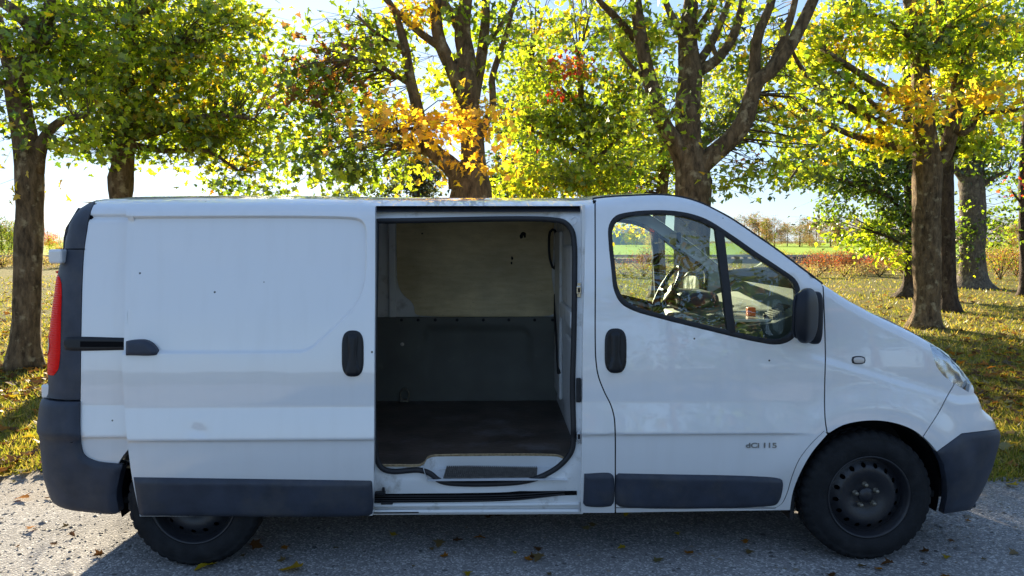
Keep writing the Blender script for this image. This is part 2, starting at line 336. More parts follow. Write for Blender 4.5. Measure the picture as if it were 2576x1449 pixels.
_tp = [(139, 665, .12), (143, 621, .14), (152.5, 571, .16), (162, 539, .18), (175, 520, .2), (201.5, 507, .24), (246, 498.7, .28), (500, 497.5, .3), (740, 498.5, .3), (945, 502, .3), (1300, 504, .3), (1467, 504, .28),
       (1490, 502, .2), (1500, 497, .17), (1560, 492, .17), (1655, 488, .17), (1701, 490.7, .17), (1741, 499, .16), (1778, 513, .15), (1840, 547, .13), (1902, 588.6, .11), (1963, 630, .09), (2025, 678, .08), (2071, 712, .08),
       (2135, 753.6, .11), (2199.5, 790.7, .12), (2276.6, 827.7, .13), (2338, 863, .14), (2369, 880, .14), (2400, 919, .15), (2419, 938, .15), (2441, 985.7, .15), (2447, 1018, .16), (2485, 1040, .17), (2494, 1055, .18), (2499, 1078, .2)]
_tx, _tz = [], []
for a, b, c in _tp:
    q = P(a, b, CAM_D+c); _tx.append(q[0]); _tz.append(q[2])
_tx += [2.80]; _tz += [.655]
_txx = np.linspace(_tx[0], _tx[-1], 1400); _tzz = np.interp(_txx, _tx, _tz)
_g3 = np.exp(-.5*(np.arange(-24, 25)/6.)**2); _g3 /= _g3.sum(); _tzz = np.convolve(np.pad(_tzz, 24, 'edge'), _g3, 'valid')
def Tf(x): return np.interp(x, _txx, _tzz)
_rx = [-2.4, -2.2, .44, .52, 1.0, 1.25, 1.7, 1.85, 2.4, 2.55, 2.8]
def rz_(x): return np.interp(x, _rx, [.05, .12, .12, .07, .06, .03, .03, .05, .06, .04, .03])
def ry_(x): return np.interp(x, _rx, [.08, .2, .2, .12, .09, .035, .035, .09, .1, .07, .05])
_cx = [P(1850, 850, CAM_D+.03), P(1937, 874, CAM_D+.03), P(2073, 905, CAM_D+.03), P(2193, 942, CAM_D+.03), P(2284, 967, CAM_D+.06), P(2382, 997, CAM_D+.13)]
def Yb(x, z, noroll=False):
    x = np.asarray(x, float); z = np.asarray(z, float)
    y = np.interp(z, _zt, _yt) + np.interp(z, _zt, _st)*(1-sst(1.45, 1.66, x))
    r = np.hypot(x-WF, z-WZ); y = y - .024*(1-sst(.46, .62, r))*sst(.35, .55, z)      # front wheel-arch flare
    zl = np.interp(x, [c[0] for c in _cx], [c[2] for c in _cx]); y = y + .012*sst(zl-.014, zl+.014, z)*sst(1.45, 1.75, x)*(z < 1.5)
    xf = xf_(z); t = np.clip((x-(xf-.45))/.45, 0, .9985); y = y + .30*(1-np.sqrt(1-t*t))
    xr = xr_(z); t = np.clip(((xr+.2)-x)/.2, 0, .9985); y = y + .20*(1-np.sqrt(1-t*t))
    if not noroll:
        T_ = Tf(x); rz = rz_(x); t = np.clip((z-(T_-rz))/rz, 0, .9985); y = y + ry_(x)*(1-np.sqrt(1-t*t))
    return y
def Sv(A, off=0.):
    """picture positions -> (x, z) on the flank (moved out by off)"""
    A = np.asarray(A, float); D_ = _fw[None]+((A[:, 0]-1288)/F)[:, None]*_rt[None]+((724.5-A[:, 1])/F)[:, None]*_up[None]
    y = np.full(len(A), .05)
    for _ in range(24):
        k = (CAM_D+y)/D_[:, 1]; x = D_[:, 0]*k; z = CAM_H+D_[:, 2]*k
        y = y+.6*(np.minimum(Yb(x, z)+off, .35)-y)
    k = (CAM_D+y)/D_[:, 1]; return list(zip((D_[:, 0]*k).tolist(), (CAM_H+D_[:, 2]*k).tolist()))
def S(px, py, off=0.): return Sv([(px, py)], off)[0]
def SL(s, off=0., closed=False, step=6): return Sv(L(s, closed, step), off)
def Tline(x0, x1, n=40):
    return [(x, float(Tf(x))-.0015) for x in np.linspace(x0, x1, n)]
def pip(poly, X, Z):
    poly = np.asarray(poly); ins = np.zeros(len(X), bool); n = len(poly); j = n-1
    for i in range(n):
        xi, zi = poly[i]; xj, zj = poly[j]
        c = ((zi > Z) != (zj > Z)) & (X < (xj-xi)*(Z-zi)/(zj-zi+1e-12)+xi); ins ^= c; j = i
    return ins
def pdist(poly, X, Z, closed=True):
    poly = np.asarray(poly, float); best = np.full(len(X), 1e9); n = len(poly)
    for i in range(n if closed else n-1):
        a, b = poly[i], poly[(i+1) % n]; d = b-a; q = d@d+1e-12
        t = np.clip(((X-a[0])*d[0]+(Z-a[1])*d[1])/q, 0, 1)
        best = np.minimum(best, np.hypot(X-a[0]-t*d[0], Z-a[1]-t*d[1]))
    return best
def resamp(loop, m=.03):
    out = []; n = len(loop)
    for i in range(n):
        a, b = np.array(loop[i]), np.array(loop[(i+1) % n]); d = np.linalg.norm(b-a)
        if d < 1e-4: continue
        k = max(1, int(math.ceil(d/m)))
        for s in range(k): out.append(tuple(a+(b-a)*s/k))
    return out
XEND = np.concatenate([xf_(.6)-.45*(1-np.sin(np.linspace(0, 1.52, 26)))])
XREAR = np.concatenate([-2.382+.2*(1-np.sin(np.linspace(0, 1.52, 18)))])
def panel(name, outer, mat, parent, yf=Yb, off=0., holes=(), dx=.06, dz=.03, zrows=(), thick=.02, pillow=None, relief=None, mirror=False, curved=True, feats=()):
    outer = resamp(outer, min(.035, dx)); holes = [resamp(h, min(.035, dx)) for h in holes]
    A = np.array(outer); x0, z0 = A.min(0); x1, z1 = A.max(0)
    xs = np.arange(x0+dx*.5, x1, dx)
    if curved:
        xs = xs[(xs < 2.33) & (xs > -2.2)]; xs = np.concatenate([xs, XEND, XREAR]); xs = xs[(xs > x0) & (xs < x1)]
    zs = np.arange(z0+dz*.5, z1, dz)
    if zrows: zs = np.array([z for z in zs if min(abs(z-q) for q in zrows) > .004]); zs = np.concatenate([zs, [q for q in zrows if z0 < q < z1]])
    GX, GZ = np.meshgrid(xs, zs); GX, GZ = GX.ravel(), GZ.ravel()
    ins = pip(outer, GX, GZ); dd = pdist(outer, GX, GZ)
    for h in holes: ins &= ~pip(h, GX, GZ); dd = np.minimum(dd, pdist(h, GX, GZ))
    fe = [resamp(f, .02) for f in feats]
    for f in fe: dd = np.minimum(dd, pdist(f, GX, GZ))
    keep = ins & (dd > .22*min(dx, dz))
    pts = [Vector(p) for p in outer]; edges = [(i, (i+1) % len(outer)) for i in range(len(outer))]
    for h in list(holes)+fe:
        o = len(pts); pts += [Vector(p) for p in h]; edges += [(o+i, o+(i+1) % len(h)) for i in range(len(h))]
    if pillow:   # inner offset rings carry the rounded edge
        pass
    pts += [Vector((float(a), float(b))) for a, b in zip(GX[keep], GZ[keep])]
    vo, _, fo, _, _, _ = delaunay_2d_cdt(pts, edges, [], 0, 1e-5)
    V2 = np.array([v[:] for v in vo]); FF = np.array([f for f in fo if len(f) == 3])
    cen = V2[FF].mean(1); ok = pip(outer, cen[:, 0], cen[:, 1])
    for h in holes: ok &= ~pip(h, cen[:, 0], cen[:, 1])
    FF = FF[ok]
    a_, b_, c_ = V2[FF[:, 0]], V2[FF[:, 1]], V2[FF[:, 2]]
    cr = (b_-a_)[:, 0]*(c_-a_)[:, 1]-(b_-a_)[:, 1]*(c_-a_)[:, 0]
    FF = FF[np.abs(cr) > 1e-9]; cr = cr[np.abs(cr) > 1e-9]
    FF = np.where((cr > 0)[:, None], FF, FF[:, ::-1])
    def yy(X, Z, edge=False):
        y = yf(X, Z)+off
        if relief: y = y+relief(X, Z)
        if pillow:
            if edge: pass
            else:
                d = pdist(outer, X, Z)
                for h in holes: d = np.minimum(d, pdist(h, X, Z))
                t = np.clip(d/pillow[1], 0, 1); y = y-pillow[0]*np.sqrt(1-(1-t)**2)
        return y
    Y = yy(V2[:, 0], V2[:, 1])
    V = [(a, y, b) for (a, b), y in zip(V2, Y)]; Fc = [tuple(f) for f in FF]; nf = len(Fc)
    if thick:
        for lp in [outer]+list(holes):
            X = np.array(lp); ye = yy(X[:, 0], X[:, 1], True); o = len(V); n = len(lp)
            V += [(p[0], y, p[1]) for p, y in zip(lp, ye)]; V += [(p[0], y+thick, p[1]) for p, y in zip(lp, ye)]
            for i in range(n): Fc.append((o+i, o+(i+1) % n, o+n+(i+1) % n, o+n+i))
    if mirror: V = [(x, 1.9-y, z) for x, y, z in V]; Fc = [f[::-1] for f in Fc]
    return mesh_obj(name, V, Fc, mat, parent, True, flat_from=nf)
def sparts(pts, off): return [(x, float(Yb(x, z))+off, z) for x, z in pts]

van = empty('van', (.2, .95, 0), 'white panel van with its side door slid open on the gravel', 'van')
CRE = (.670, .680, .685, .693, .698, .706, .843, .851, .859, .867)
# gap lines between the panels (picture positions)
GB = '1497,508 1497.5,700 1497.5,860 1499,905 1505,945 1520,985 1537,1020 1545,1050 1547.5,1085 1548,1190 1548,1276'
GD = '2071,722 2074,800 2076.5,900 2075,960 2074.5,1020 2077,1065 2081,1088'
GA = '1951,1277 1966,1268 1979,1243 1991,1203 2010,1157 2040,1117 2074,1084'
AR = '2082.5,1090.5 2119.6,1069.7 2163.5,1059.5 2214.6,1058 2265.7,1068 2302,1084 2322,1099'
BG = '2322,1099 2364,1033 2384,995 2401,966'
HL = '2401,966 2375,946 2355,920 2347.6,896 2339,866'
def shift(s, d): return ' '.join('%g,%g' % (float(a.split(',')[0])+d, float(a.split(',')[1])) for a in s.split())
G_ = 1.7
xB = S(1497, 520)[0]; xR = S(246, 505)[0]; xW = S(2071, 722)[0]; xH = S(2339, 868)[0]

# --- body side of the cargo space (one pressing: quarter, roof rail, door pillar)
RB = '243,503 233,522 225,547 220,579 213,626 208,711 205,843 203,1005 203,1080 206,1120 214,1143 240,1158 312,1167'
rear_edge = SL(RB)
arch = [(WR+.425*math.cos(a), .36+.40*math.sin(a)) for a in np.linspace(math.pi*.93, 0.1, 30)]
loop = Tline(rear_edge[0][0]+.01, xB-.004, 60) + SL(shift(GB, -G_)) + SL('1546,1290* 1462,1290* 1466,900 1467,524 1462,518* 934,518* 934,900 930,1292')
loop += [(-.4, S(930, 1292)[1]), (WR+.44, S(930, 1292)[1]-.0)] + arch[::-1] + rear_edge[::-1]
groove = SL('218,547 900,547', 0)
gz = np.array(groove)
def grv(x, z):      # pressed line below the roof rail
    zc = np.interp(x, gz[:, 0], gz[:, 1]); return .02*np.exp(-((z-zc)/.012)**2)*(x < S(935, 547)[0])
gzl = [float(np.interp(-1.5, gz[:, 0], gz[:, 1]))+d for d in (-.024, -.012, -.006, 0, .006, .012, .024)]
body = panel('body_side', loop, 'white_paint', van, dz=.03, zrows=CRE+tuple(gzl), thick=.062, relief=grv)
# far side, closed
loopf = Tline(-2.1, xB-.004, 60) + SL(shift(GB, -G_)) + [(xB+.05, .27), (WR+.44, .27)] + arch[::-1] + [(-2.1, .8)]
panel('far_body_side', loopf, 'white_paint', van, dz=.05, dx=.1, thick=.02, mirror=True)

# --- front door
doorloop = SL(shift(GB, G_)) + SL(shift(GA, -1)) + SL(shift(GD, -G_))[::-1] + Tline(xW-.003, xB+.004, 50)
WO = '1530,575 1536,557 1550,542 1593,532 1654.6,528.5 1701,531 1738,537.6 1778,551.5 1840,590 1901.6,633 1963,674 2000,701 2011,720 2014,760 2013,812 2001,846 1979,862 1951,867 1901.6,860 1778,831 1654.6,800 1593,781.5 1562,763 1545,732 1537,673 1531,612'
WI = '1541,580 1546,566 1560,553 1595,543.5 1655,540 1700,543 1734,549 1772,562 1834,600 1895,643 1956,684 1990,708 1999,724 2002,760 2001,808 1991,836 1974,850 1951,854 1902,847 1780,818 1657,788 1598,770 1571,752 1556,726 1548,672 1542,615'
win_o = SL(WO, 0, True, 8); win_i = SL(WI, 0, True, 8)
fd = panel('front_door', doorloop, 'white_paint', van, holes=[win_o], dz=.03, zrows=CRE, thick=.03)
panel('window_seal', win_o, 'rubber', fd, off=.002, holes=[win_i], dx=.02, dz=.02, thick=.03, pillow=(.010, .014))
gl = panel('window_pane', SL('1536,570 1555,545 1600,536 1700,536 1745,546 1840,595 1960,678 2006,712 2008,810 1980,858 1950,861 1780,825 1600,776 1560,745', 0), 'window_glass', fd, off=.016, thick=0)
dv = panel('window_divider', SL('1799,572* 1822,587* 1851,842* 1831,838*', 0), 'rubber', fd, off=-.0, dx=.03, dz=.03, thick=.035, pillow=(.004, .01))
fdm = panel('front_door', doorloop, 'white_paint', van, holes=[win_o], dz=.06, dx=.1, thick=.03, mirror=True); fdm['label'] = 'closed front door on the far side'
panel('window_seal', win_o, 'rubber', fdm, off=.002, holes=[win_i], dx=.05, dz=.05, thick=.03, mirror=True)
panel('window_pane', win_o, 'window_glass', fdm, off=.016, thick=0, mirror=True, dx=.1, dz=.1)
panel('window_divider', SL('1799,572* 1822,587* 1851,842* 1831,838*', 0), 'rubber', fdm, off=-.0, thick=.035, mirror=True)
# inner door lining, both sides (dark card below the glass)
lin = SL('1502,800 1560,790 1660,812 1780,842 1900,871 2000,860 2060,900 2066,1050 1990,1190 1960,1260 1552,1265 1551,1080 1505,940')
panel('door_lining', lin, 'grey_trim', fd, off=.06, thick=.01); panel('door_lining', lin, 'grey_trim', fdm, off=.06, thick=.01, mirror=True)

# --- sill and arch flange, fender, bumper, headlight
fl = SL('1550,1278.5* 1951,1279.5') + SL(shift(GA, 1.2)) + SL('2078,1089*') + SL('2081,1092 2040.5,1141 2009.6,1197 1994,1240 1987,1282.5*') + SL('1986,1283* 1700,1287 1550,1289.5')
panel('sill', fl, 'white_paint', van, dx=.04, dz=.02, thick=.05)
fen = SL(shift(GD, G_)) + SL(AR)[1:] + SL(shift(BG, -G_)) + SL(HL)[1:] + Tline(xH-.002, xW+.003, 40)
for mi in (False, True):
    panel('front_fender', fen, 'white_paint', van, dx=.03, dz=.025, thick=.03, mirror=mi)
    nose = [(x, float(Tf(x))-.0015) for x in np.linspace(S(2440, 988)[0]+.01, 2.768, 14)]
    bw = SL(shift(BG, G_)) + SL('2404,967 2437,987')[1:] + nose + [(2.776, .668)] + SL('2492,1081.5 2419,1090* 2357,1135.5* 2342,1117')
    panel('bumper_skin', bw, 'white_paint', van, dx=.03, dz=.02, thick=.03, mirror=mi)
    lowf = [(float(xf_(z))-.003, z) for z in np.linspace(.655, .30, 12)]
    bb = SL('2357,1136.5 2419,1091* 2492,1082.5') + lowf + SL('2460,1279 2373,1292.4* 2381,1249 2380.7,1212 2373,1168')
    panel('bumper', bb, 'black_plastic', van, off=-.004, dx=.02, dz=.02, thick=.05, mirror=mi, pillow=(.012, .03))
    hl = SL(HL)[::-1] + SL('2404,966.5 2437,986')[1:] + Tline(S(2440, 988)[0]+.008, xH+.002, 20)
    h = panel('headlight', hl, 'clear_lens', van, off=.002, dx=.02, dz=.02, thick=.03, mirror=mi)
    panel('reflector', hl, 'chrome', h, off=.035, dx=.03, dz=.03, thick=0, mirror=mi, relief=lambda X, Z: .012*np.sin(X*70)*np.sin(Z*55))
# side repeater lamp
sm = panel('side_marker', SL('2142,905 2144,898 2150,896 2168,896 2175,899 2177,906 2175,913 2168,915.5 2150,915.5 2144,913', 0, True), 'rim_steel', van, off=-.002, dx=.01, dz=.01, thick=.01, pillow=(.003, .005))
panel('lens', SL('2146,905 2148,900 2153,898.5 2166,898.5 2172,901 2173.5,906 2172,911 2166,913 2153,913 2148,911', 0, True), 'white_lens', sm, off=-.006, dx=.01, dz=.01, thick=.004, pillow=(.005, .008))

# --- trims along the sills
def trim(s, parent, off=-.004, h=.02):
    return panel('rubbing_strip', SL(s, off), 'black_plastic', parent, off=off, dx=.03, dz=.012, thick=.02, pillow=(h, .028))
trim('1470,1192* 1536,1191 1543,1197 1543.5,1265 1538,1272.5 1472,1272.5 1467,1266', van)
trim('1556,1191 1955,1203 1968,1208 1970,1218 1963,1255 1953,1269 1940,1273 1558,1274 1550,1268 1549,1197', fd)

# --- sliding door, pushed back along the flank and standing proud of it
DO = -.075
dl = SL('318,514* 317,545 313,600 310,700 308,800 306,885 311,985 317.6,1085 325,1150 332,1200 352,1299*', DO) + SL('352,1299* 937,1297*', DO)[1:] + SL('937,1297* 940,1207 942,900 943.5,700 943.5,517*', DO)[1:]
dl = dl + SL('943,517* 700,515 318,514*', DO)[1:]
ST = '-200,547* 889,547 905,551 917,562 922.5,582 923,640 921,690 913,730 897,765 860,808 812,852 795,868 780,879 762,886 735,888 -200,889*'
stp = SL(ST, DO, False, 8)
stp[0] = (-2.9, stp[0][1]); stp[-1] = (-2.9, stp[-1][1])
stc = np.array(stp).mean(0)
def offs_in(poly, d):
    a = np.array(poly); out = []
    for i in range(len(a)):
        t = a[min(i+1, len(a)-1)]-a[max(i-1, 0)]; t = t/np.linalg.norm(t); nn = np.array([t[1], -t[0]]); out.append(tuple(a[i]+nn*d))
    return out
zt1 = stp[0][1]; zt0 = stp[-1][1]
def stamp(x, z):
    d = pdist(stp, x, z, False); i = pip(stp, x, z); sd = np.where(i, d, -d); return .024*np.clip(sd/.011, 0, 1)
def cropf(f): return [p for p in f if p[0] > S(312, 700, DO)[0]+.012]
rings = [cropf(offs_in(stp, d)) if d else cropf(stp) for d in (-.004, 0, .0055, .011, .015)]
dent = S(500, 1085, DO)
def dfield(x, z): return stamp(x, z)+.006*np.exp(-(((x-dent[0])/.035)**2+((z-dent[1])/.018)**2))
sd_ = panel('sliding_door', dl, 'white_paint', van, off=DO, dx=.03, dz=.022, zrows=CRE, thick=.035, relief=dfield, feats=rings)
sd_['label'] = 'sliding side door pushed back to its open position'
panel('door_back', dl, 'frame_paint', sd_, off=DO+.04, dx=.08, dz=.06, thick=0)
trim('336,1201* 933,1209.5* 935,1212 935.5,1293 930,1296 356,1298* 350,1290', sd_, DO-.004, .022)
def handle(x0, x1, y0, y1, off, par):
    cx, cy, hx, hy = (x0+x1)/2, (y0+y1)/2, (x1-x0)/2, (y1-y0)/2
    def sup(k, n=4.0): return Sv([(cx+hx*k*abs(math.cos(a))**(2/2.6)*(1 if math.cos(a) > 0 else -1), cy+hy*k*abs(math.sin(a))**(2/n)*(1 if math.sin(a) > 0 else -1)) for a in np.linspace(0, 2*math.pi, 48, endpoint=False)], off)
    s86 = sup(.86)
    h = panel('door_handle', sup(1), 'gloss_black', par, off=off-.003, dx=.008, dz=.012, thick=.01, pillow=(.004, .006), curved=False,
              relief=lambda X, Z: .002*sst(.0, .02, pdist(s86, X, Z)*np.where(pip(s86, X, Z), 1, -1)))
    panel('grip', SL('%g,%g %g,%g %g,%g %g,%g %g,%g %g,%g' % (cx-hx*.36, cy-hy*.86, cx+hx*.36, cy-hy*.86, cx+hx*.42, cy+hy*.2, cx+hx*.62, cy+hy*.93, cx-hx*.62, cy+hy*.93, cx-hx*.42, cy+hy*.2), off, True), 'gloss_black', h, off=off-.004, dx=.01, dz=.015, thick=.01, pillow=(.012, .012), curved=False)
    return h
handle(860, 915, 831, 947, DO, sd_); handle(1521, 1576, 826, 938, 0, fd)
panel('slide_arm', SL('318,858* 340,855 365,856 383,866 395,882 396,891 318,894*', DO), 'black_plastic', sd_, off=DO-.004, dx=.012, dz=.01, thick=.06, pillow=(.02, .02))
rl = panel('slide_rail', SL('160,862 165,849 180,847 330,850* 330,880* 180,882 165,880', 0), 'gloss_black', van, off=-.004, dx=.02, dz=.008, thick=.02, pillow=(.006, .008))
panel('rail_groove', SL('205,858* 330,859* 330,872* 205,872*', 0), 'dark_void', rl, off=-.0125, dx=.04, dz=.01, thick=.004)

# --- rear pillar cover, tail light, bumper, hinges
top_z = 1.56
def rear_pillar(mi):
    z0 = S(160, 1004)[1]
    e = SL(shift(RB.split(' 203,1080')[0], -1.2))
    out = [(float(xr_(z))+.002, z) for z in np.linspace(z0, top_z, 26)]
    tl = Tline(float(xr_(top_z))+.006, e[0][0]-.006, 26)
    lp = e[::-1][:-1]; lp = [e[-1]] + out[0:] + tl + e[:-1]
    return panel('rear_pillar', lp, 'black_plastic', van, dx=.03, dz=.03, thick=.02, off=-.004, mirror=mi)
for mi in (False, True):
    rp_ = rear_pillar(mi)
    t_edge = SL('140,683 149,693 155,711 156.5,737 155,790 154,842 152,900 147,930 136,944')
    zl0, zl1 = S(133, 947)[1], t_edge[0][1]
    lp = t_edge + [(float(xr_(z))+.001, z) for z in np.linspace(zl0, zl1+.012, 24)]
    tl_ = panel('tail_light', lp, 'red_lens', van, off=-.006, dx=.015, dz=.015, thick=.02, mirror=mi, pillow=(.006, .012))
    zc0, zc1 = S(126, 905)[1], S(126, 832)[1]
    zz_ = np.linspace(zc0, zc1, 14); xx_ = [float(xr_(z)) for z in zz_]
    lp = [(x+.0012, z) for x, z in zip(xx_, zz_)] + [(x+.004+.05*abs(math.sin(math.pi*i/13))**.8, z) for i, (x, z) in enumerate(zip(xx_, zz_))][::-1]
    panel('reversing_lens', lp, 'white_lens', tl_, off=-.017, dx=.01, dz=.01, thick=.01, mirror=mi)
    be = SL('203,1010 203,1080 206,1120 214,1143 240,1158 312,1167* 303,1200 296,1245 300,1288 285,1291 200,1284')
    lp = be + [(float(xr_(z))+.002, z) for z in np.linspace(.325, S(160, 1008)[1], 24)]
    rb_ = panel('rear_bumper', lp, 'black_plastic', van, off=-.014, dx=.025, dz=.02, thick=.06, mirror=mi, pillow=(.014, .03))
    if not mi:
        c = S(179, 1108, -.028); V, Fc = lathe_geo([(.013, 0), (.011, -.002), (.008, .0), (.0, .001)], (c[0], float(Yb(*c))-.0275, c[1]), 16); mesh_obj('screw_recess', V, Fc, 'dark_void', rb_)
for (px0, px1, y0_, y1_) in ((132, 159, 627, 663), (114, 136, 964, 1001)):
    a = P(px0, y0_, CAM_D+.13); b = P(px1, y1_, CAM_D+.10)
    for yy_ in (.13, 1.77): box('door_hinge', (a[0], yy_-.045, b[2]), (b[0], yy_+.045, a[2]), 'white_paint', van, .012, 3)
ps = SL('142,626.5 214,626.5'); tube('cover_seam', [(x, float(Yb(x, z))-.0035, z) for x, z in ps], .003, 'dark_void', van, 5)

# --- roof, windscreen, bonnet, nose and rear faces
def loft(name, xs, mat, crown, bulge=0, nv=24, dz=0., v0=0, v1=1):
    V, Fc = [], []
    xs = list(xs)
    for x in xs:
        T_ = float(Tf(x)); ye = float(Yb(x, T_))-.01
        for j in range(nv+1):
            v = v0+(v1-v0)*j/nv; s = 1-(2*v-1)**2; c = crown(x) if callable(crown) else crown; bu = bulge(x) if callable(bulge) else bulge
            V.append((x+bu*s, ye+(1.9-2*ye)*v, T_+dz+c*s))
    for i in range(len(xs)-1):
        for j in range(nv): a = i*(nv+1)+j; Fc.append((a, a+nv+1, a+nv+2, a+1))
    return mesh_obj(name, V, Fc, mat, van)
xw0 = S(1712, 515)[0]; xw1 = xW-.01
loft('roof', list(np.linspace(-2.26, xw0, 70)), 'white_paint', lambda x: .045*sst(-2.3, -2.0, x)+.0, dz=-.002)
loft('windscreen', np.linspace(xw0+.004, xw1, 30), 'window_glass', lambda x: .045*(1-sst(xw0, xw1, x))+.01, lambda x: .02+.10*sst(xw0, xw1, x), dz=-.004)
loft('bonnet', np.linspace(xw1+.006, 2.56, 40), 'white_paint', .05, lambda x: .08+.02*sst(2.0, 2.5, x), dz=-.003)
V, Fc = [], []
zs_ = np.linspace(.30, .66, 16)
for z in zs_:
    xf = float(xf_(z))-.002; ye = float(Yb(xf, z, True))-.012
    for j in range(17): v = j/16; V.append((xf+.035*(1-(2*v-1)**2), ye+(1.9-2*ye)*v, z))
for i in range(15):
    for j in range(16): a = i*17+j; Fc.append((a, a+1, a+18, a+17))
mesh_obj('front_grille_panel', V, Fc, 'black_plastic', van)
V, Fc = [], []
zs_ = np.linspace(.55, .95, 10)
for k, z in enumerate(np.linspace(.655, 1.0, 8)):
    x = float(np.interp(z, [.65, .70, .80, 1.0], [2.77, 2.74, 2.60, 2.48]))
    for j in range(17): v = j/16; V.append((x+.06*(1-(2*v-1)**2), .33+(1.24)*v, z))
for i in range(7):
    for j in range(16): a = i*17+j; Fc.append((a, a+1, a+18, a+17))
mesh_obj('bonnet_nose', V, Fc, 'white_paint', van)
V, Fc = [], []
zs_ = np.linspace(.32, 1.86, 30)
for z in zs_:
    x = float(xr_(z))+.004-.0; x = max(x, float(np.interp(z, [1.5, 1.62, 1.75, 1.86], [-9, -2.30, -2.27, -2.2])))
    for j in range(13): v = j/12; V.append((x-.03*(1-(2*v-1)**2), .24+1.42*v, z))
for i in range(29):
    for j in range(12): a = i*13+j; Fc.append((a, a+13, a+14, a+1))
mesh_obj('rear_doors', V, Fc, 'white_paint', van)
# dark weather strip along the top of the front door / windscreen edge and behind each gap
tl = [(x, float(Yb(x, Tf(x)))-.006, float(Tf(x))+.002) for x in np.linspace(xB, xW+.01, 60)]
tube('gutter_strip', tl, .0065, 'rubber', van, 6)
for s, o in ((GB, .022), (GD, .02), (BG, .02), (GA, .016)):
    tube('gap_seal', sparts(SL(s), o), .014, 'dark_void', van, 6)
tube('gap_seal', [(xR-.004+.0*i, 0, 0) for i in range(2)] and sparts(rear_edge[2:], .02), .012, 'dark_void', van, 6)
# ================================================================ VAN: door opening, load space, cab, wheels
OF = .06
SEAL = '947,556* 1388,553 1420,560 1438,580 1444,612 1445,700 1443,856 1440,978 1442,1090 1438,1132 1413,1166 1370,1194 1313,1211 1129,1214 1102,1206 1082,1190 1055,1182 985,1185 962,1177 948,1150'
seal = SL(SEAL, OF, True, 8)
fo_ = SL('924,517* 1469,517* 1469,900 1466,1291* 924,1293*', OF)
def fr_rel(x, z):
    d = pdist(seal, x, z); return -.012*sst(.03, .05, d)+.012*np.exp(-((z-S(1300, 543, OF)[1])/.01)**2)
fr = panel('door_frame', fo_, 'frame_paint', van, off=OF, holes=[seal], dx=.03, dz=.02, thick=.02, relief=fr_rel)
tube('door_seal', sparts(seal, OF-.006), .0145, 'rubber', van, 8, closed=True)
panel('upper_track', SL('936,518.5* 1465,519.5* 1465,532.5* 936,533*', .03), 'gloss_black', fr, off=.03, dx=.06, dz=.01, thick=.03)
panel('lower_track', SL('940,1243* 1262,1239 1310,1236* 1451,1235* 1451,1245* 1405,1247 1320,1257 1250,1261 940,1265*', .045), 'dark_void', fr, off=.043, dx=.05, dz=.012, thick=.01)
for dy, rr in ((1248, .004), (1254, .0035), (1259.5, .004)):
    q = SL('940,%g 1250,%g 1320,%g 1420,%g' % (dy, dy-2, dy-5, min(dy-12, 1243)), .04); tube('track_lip', sparts(q, .038), rr, 'rubber', fr, 5)
q = SL('940,1287 1200,1286 1458,1285', .03); tube('sill_lip', sparts(q, .03), .011, 'frame_paint', fr, 6)
tube('sill_step', sparts(SL('940,1272 1458,1268', .04), .045), .012, 'frame_paint', fr, 6)
def at_frame(px, py, w, h, d, nm, mat, bev=.003, out=.0, par=None):
    x, z = S(px, py, OF); y = float(Yb(x, z))+OF-.01-out; sc = 4.0/F
    return box(nm, (x-w/2*sc, y-d, z-h/2*sc), (x+w/2*sc, y, z+h/2*sc), mat, par or fr, bev)
for cy in (729, 1095):
    k = at_frame(1455, cy, 12, 20, .02, 'door_striker', 'chrome'); at_frame(1456, cy, 9, 38, .006, 'striker_plate', 'chrome', .002, 0, fr); at_frame(1455, cy, 5, 11, .023, 'striker_hole', 'dark_void', 0)
at_frame(1454.5, 980, 12, 62, .012, 'rubber_stop', 'rubber', .005)
at_frame(958, 1237, 26, 9, .03, 'track_roller', 'gloss_black', .004); at_frame(966, 1230, 6, 14, .02, 'track_roller', 'gloss_black', .003)
at_frame(975, 1262, 30, 6, .02, 'track_roller', 'rubber', .003)
# pressed figures in the frame corners
tube('pressing', sparts(SL('1436,553 1446,545 1452,549 1450,558 1441,567', OF), OF-.012), .0022, 'frame_paint', fr, 5)
tube('pressing', sparts(SL('1388,1207 1395,1196 1420,1183 1424,1190 1412,1204 1392,1214', OF, True), OF-.011), .002, 'frame_paint', fr, 5, closed=True)

# load floor with the notch for the step
FZ = .52
def onz(px, py, z):
    d = ray(px, py); k = (z-CAM_H)/d[2]; return (d[0]*k, d[1]*k-CAM_D)
near = [onz(a, b, FZ) for a, b in L('948,1167 1000,1167 1058,1166 1068,1160 1074,1149 1090,1143 1110,1142 1390,1141.5 1408,1144 1424,1153')]
fx0, fx1 = -2.25, .46
floor_poly = [(fx0, near[0][1])] + near + [(fx1, near[-1][1]-.02), (fx1, 1.72), (fx0, 1.72)]
n = len(floor_poly); V = [(x, y, FZ) for x, y in floor_poly]+[(x, y, FZ-.014) for x, y in floor_poly]
mesh_obj('load_floor', V, [tuple(range(n))], 'floor_ply', van, False)
Fe = [(i, i+1, i+1+n, i+n) for i in range(n-1)]
mesh_obj('floor_edge', [(x, y-.0015, z) for x, y, z in V], Fe, 'ply_edge', van, False)
tube('floor_edge_lip', [(x, y-.002, FZ-.004) for x, y in near], .0045, 'ply_edge', van, 5)
